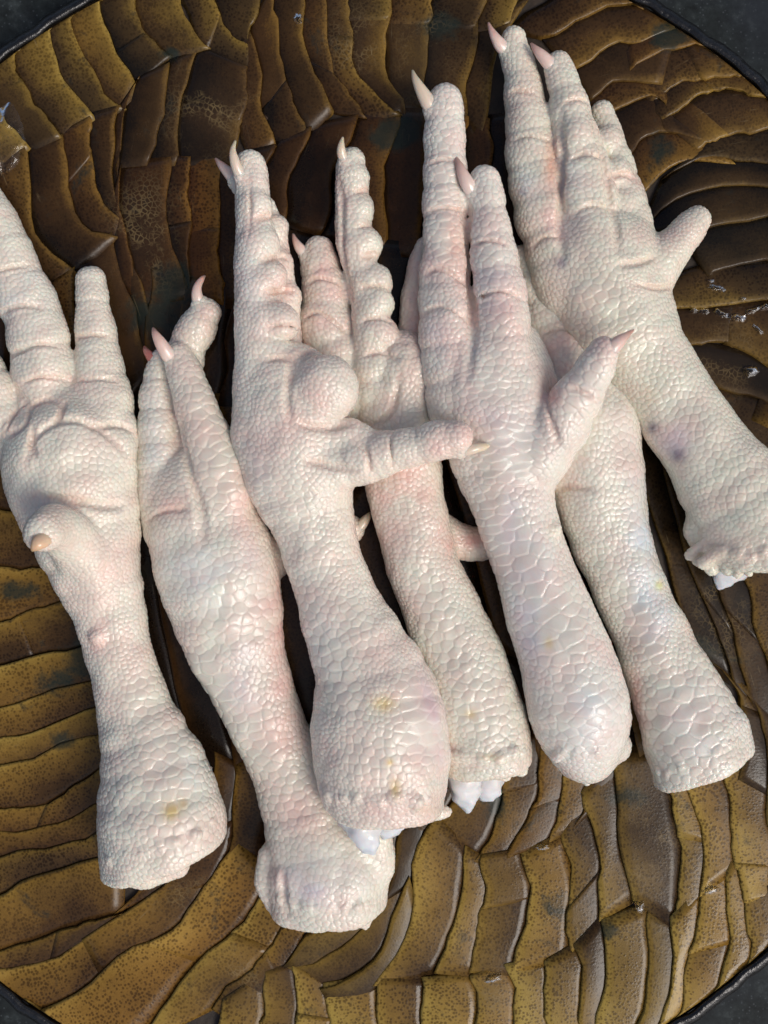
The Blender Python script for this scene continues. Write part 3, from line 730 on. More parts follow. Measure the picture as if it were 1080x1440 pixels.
def claw_mesh(pts, mat, parent, name='claw', flat=0.8, segs=12):
    """curved tapering horn; pts = (px, py, z, r)"""
    P = catmull([(*W(p[0], p[1], p[2] + plate_z(p[0], p[1])), p[3] * (0.78 if name == 'claw' else 1.08) * (D - p[2]) / D) for p in pts], 5)
    if name == 'claw': P[:, 2] += 3 * np.sin(np.linspace(0, math.pi, len(P)))
    vs, fs, al = [], [], []
    n = len(P)
    up = np.array([0, 0, 1.0])
    for i in range(n):
        t = P[min(i + 1, n - 1), :3] - P[max(i - 1, 0), :3]; t /= np.linalg.norm(t) + 1e-9
        s = np.cross(t, up); s /= np.linalg.norm(s) + 1e-9
        u = np.cross(s, t)
        for j in range(segs):
            an = 2 * math.pi * j / segs
            w_ = 1.0
            if name != 'claw': w_ += 0.10 * math.sin(3 * an + i * .5) + 0.08 * math.sin(5 * an - i * .9 + pts[0][0]) + 0.05 * math.sin(i * 1.7 + an)
            vs.append(P[i, :3] + w_ * P[i, 3] * (math.cos(an) * s + flat * math.sin(an) * u)); al.append(i / (n - 1))
    for i in range(n - 1):
        for j in range(segs):
            k = (j + 1) % segs
            fs.append((i * segs + j, i * segs + k, (i + 1) * segs + k, (i + 1) * segs + j))
    vs.append(P[-1, :3] + (P[-1, :3] - P[-2, :3]) * .25); al.append(1.0)
    for j in range(segs): fs.append(((n - 1) * segs + j, (n - 1) * segs + (j + 1) % segs, len(vs) - 1))
    vs.append(P[0, :3]); al.append(0.0)
    for j in range(segs): fs.append(((j + 1) % segs, j, len(vs) - 1))
    return mesh_from(name, vs, fs, mat, parent, True, {'along': ('FLOAT', al)})

PINK = (0.80, 0.51, 0.44)
RED = (0.76, 0.45, 0.37)
LILAC = (0.58, 0.50, 0.56)
BLUE = (0.66, 0.73, 0.74)
YEL = (0.72, 0.55, 0.22)
GREY = (0.30, 0.29, 0.33)
WHITE = (0.84, 0.82, 0.77)

def build_foot(spec):
    t0 = time.time()
    tubes = []
    segs = []
    for tb in spec['tubes']:
        pts, q, k = tb[:3]
        rip = tb[4] if len(tb) > 4 else 0
        P = catmull([(*W(p[0], p[1], p[2] + plate_z(p[0], p[1])), p[3] * (D - p[2]) / D) for p in pts], (5 if rip else 2) if len(pts) > 2 else 1)
        if rip:
            s_ = np.r_[0, np.cumsum(np.linalg.norm(np.diff(P[:, :3], axis=0), axis=1))]
            ph = s_ / rip + 0.3
            P[:, 3] *= 0.91 + 0.13 * np.abs(np.sin(np.pi * ph)) ** 0.7 * np.clip((s_[-1] - s_) / 25, 0.4, 1)
        P[:, 3] = np.maximum(P[:, 3], 3)
        tubes.append((P, q, k))
        if not (len(tb) > 3 and tb[3]):
            for i in range(len(P) - 1): segs.append((P[i], P[i + 1], q))
    allp = np.vstack([t[0] for t in tubes])
    lo = (allp[:, :3] - allp[:, 3:4]).min(0) - 8; hi = (allp[:, :3] + allp[:, 3:4]).max(0) + 8
    zlo = min(((t[0][:, 2] - t[0][:, 3] * t[1]).min()) for t in tubes) - 8
    zhi = max(((t[0][:, 2] + t[0][:, 3] * t[1]).max()) for t in tubes) + 8
    lo[2] = zlo; hi[2] = zhi
    for c in spec.get('crop', []):      # stop a little outside the frame
        ax, sg, v = c
        if sg > 0: hi[ax] = min(hi[ax], v)
        else: lo[ax] = max(lo[ax], v)
    fl = Field(lo, hi)
    for P, q, k in tubes: fl.tube(P, q, k)
    for (mat_, cp) in spec.get('claws', []):      # fold of skin the claw grows out of
        a_, b_ = np.array(cp[0], float), np.array(cp[1], float)
        c_ = a_ + (b_ - a_) * 0.35; a_ = a_ - (b_ - a_) * 0.5
        c_[3] = cp[0][3] * 0.93; a_[3] = cp[0][3] * 1.02
        P = np.array([(*W(p[0], p[1], p[2] + plate_z(p[0], p[1])), p[3] * (D - p[2]) / D) for p in (a_, c_)])
        fl.tube(P, .85, 5)
    for (px, py, z, n, k) in spec.get('cuts', []):
        fl.plane(W(px, py, z + plate_z(px, py)), n, k)
    for tb in spec.get('late', []):          # flaps and tags of skin after the cut
        pts, q, k = tb
        P = catmull([(*W(p[0], p[1], p[2] + plate_z(p[0], p[1])), p[3]) for p in pts], 2)
        fl.tube(P, q, k)
    rr = np.random.default_rng(spec['seed'] + 400)
    for (x0, y0, x1, y1, cnt, rad) in spec.get('rag', []):
        ux, uy = (x1 - x0), (y1 - y0); L = math.hypot(ux, uy); nx, ny = -uy / L, ux / L
        for i in range(cnt):
            t = (i + rr.uniform(.1, .9)) / cnt
            bow = 1 - (2 * t - 1) ** 2
            px = x0 + ux * t + nx * (bow * 8 + rr.normal(0, 3)); py = y0 + uy * t + ny * (bow * 8 + rr.normal(0, 3))
            q = fl.on_top(px - nx * 10, py - ny * 10)
            if q is None: continue
            rq = rad * rr.uniform(.8, 1.6); lg = rr.uniform(5, 22); th = rr.normal(0, .5)
            a0 = (q[0], q[1], q[2] - rq * .4, rq)
            a1 = (q[0] + nx * lg + ux / L * lg * th, q[1] - ny * lg - uy / L * lg * th, q[2] - rq * .6 - lg * .7, rq * .75)
            fl.tube(np.array([a0, a1]), .8, 3.0)
            if i % 2 == 0:
                fl.tube(np.array([(q[0] + rr.normal(0, 6), q[1] + 4, q[2] - 18, rq * 1.2), (q[0] + nx * lg, q[1] - ny * (lg + 4), q[2] - 24, rq)]), .8, 4.0)
    for (pts, r, k) in spec.get('creases', []):
        c = [fl.on_top(x, y) for x, y in resample([(x, y) for x, y in pts], max(3, len(pts) * 3))]
        c = [q for q in c if q is not None]
        if len(c) > 1:
            n = len(c)
            zz = np.array([q[2] for q in c]); zp = np.r_[zz[0], zz, zz[-1]]
            zz = (zp[:-2] + zp[1:-1] + zp[2:]) / 3
            c = [(q[0], q[1], z_) for q, z_ in zip(c, zz)]
            P = np.array([(q[0], q[1], q[2] - r * .15 + r * 1.6 * abs(2 * i / (n - 1) - 1) ** 3, r * 1.25) for i, q in enumerate(c)])
            fl.tube(P, 1.0, max(k, 1.7 * r), neg=True)
    for (px, py, r, hgt) in spec.get('domes', []):
        q = fl.on_top(px, py)
        if q: fl.tube(np.array([(q[0], q[1], q[2] - r + hgt, r), (q[0] + .5, q[1], q[2] - r + hgt, r)]), 1.0, 4)
    P, Q = surface_nets(fl.F, fl.lo)
    del fl
    Nn = vnormals(P, Q)
    t1 = time.time()
    # direction of the limb at every vertex
    def limb_dir(P, Nn):
        T = np.zeros((len(P), 3), np.float32)
        for (A, B, q) in segs:
            a = A[:3]; b = B[:3] - a; L = b @ b + 1e-6
            w = P - a.astype(np.float32)
            t = np.clip(w @ b.astype(np.float32) / L, 0, 1)
            d = np.linalg.norm(w - t[:, None] * b.astype(np.float32), axis=1) / (A[3] + t * (B[3] - A[3]))
            T += np.exp(-np.minimum(d, 6) * 7.0)[:, None] * (b / math.sqrt(L)).astype(np.float32)
        T -= (T * Nn).sum(1)[:, None] * Nn
        return T / np.maximum(np.linalg.norm(T, axis=1), 1e-6)[:, None]
    T = limb_dir(P, Nn)
    Bv = np.cross(Nn, T)
    def picture(P):
        fz = D / (D - P[:, 2]); return P[:, 0] * fz + 540.0, 720.0 - P[:, 1] * fz
    PX, PY = picture(P)
    n = len(P)
    la = np.full(n, math.log(spec.get('peb', 9.5)), np.float32); lb = la.copy()
    for (zx, zy, rx, ry, ang, a_, b_) in spec.get('zones', []):
        ca, sa = math.cos(math.radians(ang)), math.sin(math.radians(ang))
        dx = PX - zx; dy = PY - zy
        u = (dx * ca + dy * sa) / rx; v = (-dx * sa + dy * ca) / ry
        w = np.clip(1.6 - 1.6 * np.sqrt(u * u + v * v), 0, 1)
        w = w * w * (3 - 2 * w)
        la = la * (1 - w) + math.log(a_) * w; lb = lb * (1 - w) + math.log(b_) * w
    sa_, sb_ = np.exp(la), np.exp(lb)
    near = (PX > -60) & (PX < 1140) & (PY > -60) & (PY < 1500)
    vis = np.nonzero((Nn[:, 2] > -0.4) & near)[0]
    prob = (H * H * 1.15) / (sa_[vis] * sb_[vis])
    ns = int(prob.sum())
    r = np.random.default_rng(spec['seed'])
    order = np.concatenate(blocks(P[vis], 12.0))
    cum = np.cumsum(prob[order]); pick = np.searchsorted(cum, (np.arange(ns) + r.random(ns)) * cum[-1] / ns)
    sid = vis[order[np.clip(pick, 0, len(order) - 1)]]
    Sd = P[sid].copy()
    vb = blocks(P[vis], 22.0)
    Pv = P[vis]; wv = 1.0 / (sa_[vis] * sb_[vis])
    for it in range(13):
        _, _, I = voro(Pv, Sd, T[sid], Bv[sid], Nn[sid], sa_[sid], sb_[sid], need2=False, pb=vb)
        wsum = np.bincount(I, wv, ns)
        cen = np.stack([np.bincount(I, Pv[:, k] * wv, ns) for k in range(3)], 1) / np.maximum(wsum, 1e-9)[:, None]
        Sd = np.where(wsum[:, None] > 0, Sd + 1.25 * (cen - Sd), Sd) if it < 9 else np.where(wsum[:, None] > 0, cen, Sd)
        if it % 2 == 0:
            # nearest surface vertex of its own cell lends the seed its directions and sizes
            dd = ((Pv - Sd[I]) ** 2).sum(1)
            o_ = np.lexsort((dd, I)); Io = I[o_]
            first = np.r_[True, Io[1:] != Io[:-1]]
            sid = sid.copy(); sid[Io[first]] = vis[o_[first]]
    sT, sB, sN, ssa, ssb = T[sid], Bv[sid], Nn[sid], sa_[sid], sb_[sid]
    # finer skin where the camera sees it
    fm = (Nn[Q][:, :, 2].max(1) > -0.15) & near[Q].any(1)
    QA, QB = Q[fm], Q[~fm]
    nq = len(QA)
    E = np.stack([np.stack([QA[:, k], QA[:, (k + 1) % 4]], 1) for k in range(4)], 1).reshape(-1, 2)
    E.sort(axis=1)
    key = E[:, 0].astype(np.int64) * n + E[:, 1]
    uk, inv_, cnt_ = np.unique(key, return_inverse=True, return_counts=True)
    ea = (uk // n).astype(np.int64); eb = (uk % n).astype(np.int64)
    mid = (n + inv_.reshape(nq, 4)).astype(np.int32)
    cidx = (n + len(uk) + np.arange(nq)).astype(np.int32)
    P = np.concatenate([P, 0.5 * (P[ea] + P[eb]), P[QA].mean(1)]).astype(np.float32)
    Q = np.concatenate([np.stack([QA[:, k], mid[:, k], cidx, mid[:, (k + 3) % 4]], 1) for k in range(4)] + [QB]).astype(np.int32)
    hang = np.nonzero(cnt_ == 1)[0]
    n0, n = n, len(P)
    # light relaxation of the mesh
    Nn = vnormals(P, Q)
    PX, PY = picture(P)
    seen = np.zeros(n, bool); seen[QA.ravel()] = True; seen[n0:] = True
    vis = np.nonzero(seen)[0]
    wob = np.stack([lowfreq(P[vis], 19, spec['seed'] + 60 + k) for k in range(3)], 1)
    F1, F2, I = voro((P[vis] + 0.45 * wob).astype(np.float32), Sd, sT, sB, sN, ssa, ssb)
    cell = np.sqrt(ssa * ssb)[I]
    gap = (F2 - F1) * cell                       # distance across the groove, in units of the place
    groove = np.clip(gap / np.clip(cell * 0.36, 3.2, 7.0), 0, 1)
    aniso = np.clip((ssb / ssa - 1.25) * 1.4, 0, 1)[I]
    along = ((P[vis] - Sd[I]) * sT[I]).sum(1) / ssa[I]
    rnd = r.normal(0, 1, ns)[I]
    amp = 0.007 * cell + 0.82
    dome = (0.80 * (1 - (1 - groove) ** 2.0) + (0.75 - 0.35 * aniso) * (1 - np.clip(F1 / 0.72, 0, 1) ** 2))
    rel = np.full(n, spec.get('relief', 1.0), np.float32)
    for (zx, zy, rx, ry, k) in spec.get('smooth', []):
        w = np.exp(-((PX - zx) / rx) ** 2 - ((PY - zy) / ry) ** 2); rel *= 1 - (1 - k) * w
    disp = np.zeros(n, np.float32)
    disp[vis] = (amp * (dome - 0.8) + rnd * 0.05 * amp - 1.5 * along * aniso * groove) * rel[vis]
    # folds: fine wrinkles across the limb and soft lumps
    disp += 1.3 * lowfreq(P, 70, spec['seed'] + 5) + 0.4 * lowfreq(P, 26, spec['seed'] + 9)
    P2 = P + Nn * disp[:, None]
    P2[n0 + hang] = 0.5 * (P2[ea[hang]] + P2[eb[hang]])
    # colour of the skin itself
    col = np.tile(np.array(spec.get('col', (0.76, 0.735, 0.61)), np.float32), (n, 1))
    lf = lowfreq(P, 95, spec['seed'] + 2)[:, None]; lf2 = lowfreq(P, 45, spec['seed'] + 3)[:, None]
    col = col * (1 + 0.03 * lf2) * np.clip(1 - 0.05 * np.maximum(lf, 0) * np.array([0.2, 1.6, 1.4]), 0, 1.2)
    tint = np.zeros((n, 1), np.float32); tint[vis, 0] = rnd
    col = col * (1 + 0.007 * tint * np.array([0.6, 1.2, 1.0]))
    for (zx, zy, rx, ry, c, k) in spec.get('paint', []):
        w = np.exp(-((PX - zx) / rx) ** 2 - ((PY - zy) / ry) ** 2)
        w *= np.clip(0.8 + 0.5 * lf2[:, 0] if min(rx, ry) > 12 else 1.0, 0.3, 1.4)
        w = np.clip(w * k, 0, 1)[:, None]
        col = col * (1 - w) + np.array(c) * w
    for (pts, r_, k_) in spec.get('creases', []):  # flushed skin along the folds
        for (zx, zy) in resample([(x, y) for x, y in pts], max(4, len(pts) * 3)):
            w = np.exp(-((PX - zx) ** 2 + (PY - zy) ** 2) / 42.0)[:, None] * 0.15
            col = col * (1 - w) + np.array((0.78, 0.47, 0.36)) * w
    col = np.clip(col, 0.02, 0.88)
    rgba = np.concatenate([col, np.ones((n, 1))], 1)
    root = empty('chicken_foot', spec['label'], 'chicken foot', (0, 0, 0), 'raw chicken feet laid side by side on the plate')
    o = mesh_from('skin', P2, Q, M_SKIN, root, True, {'skin_colour': ('FLOAT_COLOR', rgba)})
    for (mat, pts) in spec.get('claws', []):
        claw_mesh(pts, mat, root)
    for (pts, flat) in spec.get('bones', []):
        claw_mesh(pts, M_BONE, root, 'bone', flat, 16)
    for (pts, flat) in spec.get('flesh', []):
        claw_mesh(pts, M_FLESH, root, 'tendon', flat, 12)
    print(spec['name'], 'verts', n, 'seeds', ns, 'field', round(t1 - t0, 1), 'scales', round(time.time() - t1, 1))

#DATA
FEET = []
# ---- far left: palm up, hind toe pointing at the viewer
FEET.append(dict(name='A', rag=[(158,1216,306,1168,12,6)], seed=11, label='leftmost foot, palm side up, its short hind toe pointing at the viewer',
 tubes=[
  ([(232,1230,72,88),(228,1160,74,90),(215,1080,68,73),(190,1000,60,52),(171,930,58,48),(153,860,58,50),(133,790,60,66),(112,715,58,84),(98,650,55,92)], .78, 12),
  ([(98,655,55,90),(96,620,50,78)], .62, 14),
  ([(70,585,50,40),(62,520,46,43),(47,450,42,41),(20,385,38,39),(-5,325,34,35),(-25,270,30,28)], .85, 7, 0, 52),
  ([(150,625,50,46),(145,565,46,42),(137,500,40,31),(132,440,36,26),(128,396,32,22)], .88, 7, 0, 52),
  ([(30,640,46,36),(8,600,50,34),(-10,560,50,36),(-40,500,44,32)], .9, 6, 0, 40),
  ([(120,690,62,60),(140,640,70,50),(110,620,78,38),(75,660,74,40),(118,655,80,52)], .62, 5, 1),
  ([(28,612,72,26),(45,640,72,18)], .8, 4, 1),
  ([(66,577,70,23),(60,600,70,16)], .8, 4, 1),
  ([(92,578,68,11),(108,572,70,9)], .9, 3, 1),
  ([(150,590,60,34),(165,600,56,28)], .8, 4, 1),
  ([(132,795,74,48),(112,768,100,40),(90,748,128,35),(74,742,152,32),(63,748,172,29)], .9, 5),
 ],
 cuts=[(232,1208,70,(0.30,-0.93,-.12),14)],
 late=[([(165,1222,60,18),(210,1232,64,16),(250,1218,64,14)], .8, 8)],
 creases=[([(36,650),(50,614),(88,592),(130,600),(166,624),(188,648)],3.5,5), ([(0,616),(25,606),(40,590),(39,568),(22,545)],3.5,4), ([(42,574),(66,561),(86,566)],3,4), ([(46,600),(45,622),(50,640)],3,4), ([(90,566),(84,584),(80,594)],3,4), ([(40,697),(75,700),(112,706),(160,712),(190,706)],4,5), ([(-2,440),(30,430),(60,432)],2.5,4), ([(14,500),(50,486),(95,486)],3,5),
   ([(30,540),(60,530),(100,535)],2.5,4), ([(-10,385),(20,375),(50,372)],2,4), ([(106,475),(130,472),(158,474)],2.2,4), ([(104,535),(135,532),(165,534)],2.5,4),
   ([(128,602),(160,598),(188,606)],3,4), ([(5,608),(20,585),(38,565)],2.5,4)],
 domes=[(138,895,14,9)],
 peb=9.0,
 zones=[(240,1090,75,120,0,15,24), (205,980,40,60,0,13,19), (255,1170,60,50,0,16,17), (170,1120,40,80,0,14,15), (130,630,60,50,0,11.5,11.5), (130,800,70,60,0,7.5,10),(180,760,30,60,0,8,9)],
 paint=[(138,898,22,26,PINK,.6), (138,893,8,8,(.84,.76,.66),.8), (243,1138,14,16,YEL,.95), (258,1130,6,7,(.62,.42,.12),.6), (150,800,60,50,PINK,.3), (110,705,70,14,PINK,.35), (75,725,26,18,PINK,.3),
   (60,540,60,40,PINK,.22), (20,420,60,40,BLUE,.3), (270,1080,40,50,(.70,.74,.68),.5), (200,820,20,60,(.70,.74,.66),.4), (175,930,30,120,PINK,.18), (110,450,40,20,PINK,.12)],
 claws=[(M_CLAW_TAN, [(70,750,168,17),(62,757,184,17),(55,764,192,14),(49,770,194,8),(45,774,193,3)])],
))
# ---- second: back of the foot up
FEET.append(dict(name='B', rag=[(388,1270,518,1284,12,7)], seed=22, label='second foot from the left, scaly back up, two reddish claws beside a third pale one',
 tubes=[
  ([(462,1290,50,74),(458,1230,52,86),(440,1165,50,68),(413,1100,48,55),(385,1040,50,52),(355,970,54,58),(328,900,56,70),(310,820,56,85),(290,745,54,82),(283,700,50,74)], .7, 12),
  ([(318,745,60,40),(315,690,66,44),(300,640,70,38),(278,580,68,31),(262,535,64,26),(250,502,62,21)], .9, 5),
  ([(240,740,46,38),(230,690,46,36),(226,640,46,33),(223,580,44,28),(222,530,42,22),(225,508,40,17)], .9, 5, 0, 42),
  ([(275,640,36,32),(256,560,34,26),(262,495,36,26),(280,458,40,26),(292,440,42,21)], .9, 5, 0, 42),
  ([(345,800,36,36),(400,775,30,30),(455,755,28,24),(492,745,28,20)], .9, 8),
  ([(315,790,74,50),(300,830,76,44)], .7, 16),
 ],
 cuts=[(455,1292,60,(0.05,-1,-.15),12)],
 late=[([(430,1288,50,9),(436,1302,48,6)], .8, 4), ([(500,1290,52,8),(514,1304,50,5)], .8, 4), ([(378,1205,60,16),(372,1240,62,14),(382,1268,58,11)], .8, 7), ([(425,1280,50,14),(470,1290,56,13),(515,1294,50,9)], .8, 6), ([(520,1180,70,30),(530,1220,62,24),(520,1270,50,14)], .8, 10),
   ([(405,1235,90,12),(440,1252,96,12),(480,1262,90,12)], .7, 9)],
 creases=[([(252,600),(262,640),(272,680),(284,720),(285,765)],4.5,6), ([(396,1225),(398,1250),(402,1285)],4,4), ([(205,735),(228,720),(262,715)],2,4)],
 peb=10.5,
 zones=[(300,620,42,150,-14,15,26), (240,620,30,120,0,9,13), (330,860,90,70,-20,16,21), (305,985,46,120,-24,20,36), (360,1040,50,110,-24,16,24), (290,800,80,50,0,12,16), (400,1120,60,60,0,14,18), (455,1220,90,60,0,11,11), (285,455,40,40,0,11,12)],
 smooth=[(450,1220,100,50,.45), (345,930,50,90,.75), (300,800,70,40,.7)],
 paint=[(390,900,34,150,PINK,.75), (350,700,30,70,PINK,.65), (235,710,34,40,PINK,.45), (245,600,22,60,RED,.35), (300,800,60,50,BLUE,.5), (215,620,20,70,BLUE,.35), (345,950,30,60,LILAC,.35),
   (420,1140,50,40,PINK,.4), (385,1245,22,34,RED,.4), (445,1240,50,26,(.66,.64,.72),.7), (500,1240,40,40,(.74,.76,.66),.4), (300,445,22,30,PINK,.45), (470,750,50,30,PINK,.4)],
 claws=[(M_CLAW, [(246,508,66,14),(236,498,74,13.5),(226,482,80,11),(219,470,82,7),(215,461,78,2)]), (M_CLAW_RED, [(226,520,42,12),(215,505,42,10),(206,494,40,6),(203,487,36,2)]),
   (M_CLAW, [(283,432,46,12),(278,419,50,11),(278,405,52,8),(284,393,50,5),(288,388,46,2)]), (M_CLAW_PALE, [(492,750,30,12),(506,740,32,11),(516,728,32,7),(520,721,28,2)])],
 flesh=[([(395,1238,60,12),(393,1256,58,13),(396,1276,50,11),(398,1283,48,5)], .8), ([(372,1236,52,10),(374,1250,50,9),(378,1256,48,4)], .8)],
))
# ---- fourth (lies under the third and the fifth)
FEET.append(dict(name='D', rag=[(634,1072,735,1066,12,7)], seed=44, label='foot lying lowest under two others, two bluish bone ends showing below it',
 tubes=[
  ([(690,1085,52,60),(680,1040,54,66),(664,975,54,64),(640,900,52,57),(608,830,50,52),(585,760,48,52),(570,690,46,54),(560,620,44,56),(556,570,42,50)], .8, 12),
  ([(545,610,46,36),(526,560,50,26),(521,510,54,24),(522,460,52,25),(512,400,48,24),(500,340,44,27),(495,285,42,24),(494,240,40,21),(496,226,40,19)], .9, 6),
  ([(500,560,30,40),(462,470,30,38),(460,420,28,34),(450,375,26,27),(447,352,26,22)], .9, 6, 0, 48),
  ([(568,560,46,46),(572,530,50,46),(570,500,46,36)], .8, 5),
  ([(582,500,30,26),(584,430,28,20),(590,380,28,17),(597,345,28,13)], .9, 6),
  ([(600,740,30,30),(640,760,26,26),(675,765,24,22),(700,765,24,16)], .9, 6),
  ([(520,556,54,22),(527,552,54,24)], .9, 5, 1), ([(522,520,58,23),(529,514,58,25)], .9, 5, 1), ([(528,474,58,25),(534,469,58,27)], .9, 5, 1), ([(524,434,58,23),(530,430,56,25)], .9, 5, 1), ([(518,398,54,24),(526,396,52,26)], .9, 5, 1), ([(508,350,50,25),(512,346,48,27)], .9, 5, 1), ([(500,300,46,23),(502,296,46,25)], .9, 5, 1), ([(498,255,44,20),(498,250,44,22)], .9, 5, 1),
 ],
 cuts=[(692,1082,50,(0.12,-1,-.1),12)],
 late=[([(648,1066,84,9),(670,1076,88,9),(690,1070,88,8),(708,1080,84,8)], .8, 4), ([(712,1062,84,10),(732,1056,76,10)], .8, 4), ([(640,1068,60,14),(668,1080,66,12),(700,1082,66,12),(722,1078,60,12)], .8, 5), ([(725,1050,50,20),(732,1082,40,10)], .8, 6), ([(690,1086,60,8),(712,1092,56,7)], .8, 3)],
 creases=[([(470,240),(482,290),(484,360),(492,420)],3,4), ([(520,600),(545,585),(556,560),(560,530)],3.5,5), ([(500,270),(515,268),(526,270)],2,3), ([(505,320),(520,318),(535,322)],2,3), ([(510,362),(528,358),(542,362)],2.2,3), ([(505,405),(530,402),(556,408)],2.2,3), ([(510,452),(535,448),(560,455)],2.2,3), ([(510,500),(535,496),(558,505)],2.2,3), ([(430,400),(450,392),(478,398)],2.4,4),([(425,452),(450,440),(490,470)],2.4,4)],
 peb=9.2,
 zones=[(620,880,40,120,-20,14,20), (690,900,20,120,-20,12,16), (700,1010,60,60,0,13,18), (670,980,50,70,0,14,20), (680,1060,70,26,0,9,11), (560,740,40,80,0,9,11)],
 paint=[(560,690,60,50,PINK,.6), (460,420,40,90,PINK,.6), (580,520,34,60,PINK,.4), (480,300,16,60,PINK,.35), (590,420,20,80,PINK,.6), (650,765,50,30,RED,.7), (662,1005,8,7,YEL,.7), (690,1065,14,6,YEL,.4), (540,790,24,90,PINK,.4), (632,1060,14,20,PINK,.5)],
 claws=[(M_CLAW_PALE, [(488,232,50,10),(481,218,56,9),(480,206,60,6.5),(482,193,60,2)]), (M_CLAW, [(432,362,30,11),(422,350,32,9.5),(416,340,32,6),(412,329,30,2)])],
 bones=[([(652,1060,52,22),(652,1085,50,24),(654,1110,46,20),(657,1128,42,13),(658,1140,40,5),(658,1143,39,2)], .8), ([(688,1070,40,24),(688,1092,38,20),(686,1112,34,16),(684,1124,32,9),(684,1127,32,3)], .7)],
))
# ---- sixth (under the fifth)
FEET.append(dict(name='F', rag=[(930,1092,1046,1044,9,4)], seed=66, label='second foot from the right, half under its neighbour, wide white scales at its cut end',
 tubes=[
  ([(990,1085,60,72),(978,1035,62,73),(955,980,60,64),(925,915,56,55),(895,850,52,51),(869,785,50,54),(848,720,48,61),(836,660,46,70),(826,600,44,72)], .8, 12),
  ([(826,610,46,66),(810,560,44,54),(793,500,40,44),(770,440,36,36),(748,395,32,28),(735,365,30,22)], .8, 10, 0, 40),
 ],
 cuts=[(990,1080,60,(0.40,-0.92,-.1),10)],
 creases=[([(780,690),(800,684),(830,688)],3,5), ([(760,470),(790,462),(812,478)],2,4)],
 peb=9.5,
 zones=[(960,1010,75,90,-25,19,30), (1010,960,30,90,-35,16,20), (900,880,30,110,-25,14,27), (860,820,30,90,-25,11,14), (960,1080,80,30,-20,16,17), (885,640,26,110,-14,12,14), (845,720,50,50,0,9,11), (905,760,24,90,-20,12,17)],
 paint=[(905,770,24,110,BLUE,.75), (930,850,20,50,BLUE,.6), (928,823,6,7,(.66,.68,.25),.8), (790,500,26,80,PINK,.4), (895,1000,10,70,PINK,.8), (1000,1020,60,60,WHITE,.5), (860,600,30,60,(.78,.70,.62),.3)],
))
# ---- rightmost
FEET.append(dict(name='G', rag=[(985,772,1078,788,9,7)], seed=77, label='rightmost foot, lying apart with grey spots on its shank and a blunt hind toe',
 tubes=[
  ([(1085,780,72,92),(1060,735,72,84),(1022,675,68,70),(987,625,64,63),(947,565,60,60),(907,505,58,65),(874,450,56,76),(852,405,54,82),(842,375,50,84)], .78, 12),
  ([(802,400,54,50),(785,350,52,45),(766,300,50,42),(752,240,46,38),(745,180,42,33),(734,120,38,26),(725,75,36,21),(722,56,36,18)], .88, 5, 0, 44),
  ([(840,390,60,54),(832,330,64,46),(824,270,64,40),(812,205,60,33),(800,150,56,27),(790,105,52,22),(785,88,52,19)], .88, 5, 0, 44),
  ([(885,375,50,44),(884,320,44,34),(874,265,40,28),(862,215,36,22),(850,172,34,19),(846,158,34,17)], .9, 5, 0, 44),
  ([(866,252,52,24),(868,246,52,23)], .9, 5, 1), ([(870,296,54,27),(873,290,54,26)], .9, 5, 1), ([(884,345,58,33),(886,338,58,32)], .9, 5, 1), ([(852,200,46,20),(854,196,46,20)], .9, 5, 1),
  ([(828,340,76,38),(830,332,76,36)], .85, 3, 1), ([(820,275,72,34),(822,268,72,33)], .85, 3, 1), ([(808,205,68,29),(810,198,68,28)], .85, 3, 1),
  ([(880,430,60,50),(915,385,58,36),(935,360,56,31),(960,332,54,26),(981,309,52,20)], .9, 8),
 ],
 cuts=[(1072,792,70,(0.0,-1,-.18),12)],
 late=[([(985,745,60,22),(1000,775,66,18),(1030,788,70,16),(1070,786,74,14)], .8, 10)],
 creases=[([(786,160),(790,200),(792,240),(789,290),(786,330),(790,360)],4,5), ([(838,180),(850,230),(858,280),(868,330),(870,350)],4,5), ([(870,372),(895,370),(920,362)],3,4), ([(895,400),(925,405),(948,402)],2.2,4),
   ([(708,135),(730,128),(752,132)],2,4), ([(716,200),(745,192),(778,200)],2,4), ([(795,145),(812,140),(826,145)],2,4), ([(802,225),(825,216),(846,224)],2.2,4), ([(858,250),(875,244),(892,250)],2.2,4), ([(740,355),(765,335),(785,335)],2,4), ([(805,300),(835,288),(866,296)],2.2,4)],
 peb=9.6,
 zones=[(810,240,26,190,-8,9,14), (840,430,60,60,0,13,19), (810,470,30,60,0,11,14), (960,600,60,110,-35,11,14), (1040,680,60,60,-35,12,14), (1040,770,80,40,0,8,12), (880,480,60,60,-30,10,15), (960,330,40,40,0,6.5,6.5), (900,400,40,30,0,7,7)],
 smooth=[(950,640,36,40,.5), (1030,750,60,40,.6)],
 col=(0.745, 0.725, 0.585),
 paint=[(776,232,12,40,(.74,.36,.22),.75), (775,300,18,40,PINK,.5), (953,640,12,12,(.10,.09,.12),1.0), (918,602,9,8,(.14,.13,.16),1.0), (950,620,34,44,LILAC,.4), (735,270,7,7,GREY,.8), (790,370,8,8,GREY,.85), (740,260,20,22,BLUE,.4), (805,270,20,60,BLUE,.3),
   (810,340,30,60,PINK,.25), (905,560,26,24,YEL,.14), (790,420,40,40,PINK,.2), (1020,780,40,20,(.78,.66,.5),.4), (740,120,20,60,PINK,.2)],
 claws=[(M_CLAW, [(716,72,38,13),(705,66,42,12.5),(696,54,46,9),(690,42,46,5),(687,32,44,2)]), (M_CLAW, [(784,98,54,14),(772,90,58,13),(760,78,60,10),(752,69,60,6),(747,61,58,2)])],
 bones=[([(1050,765,60,34),(1035,785,54,32),(1022,806,46,20),(1014,822,40,9),(1010,829,38,2)], .5)],
))
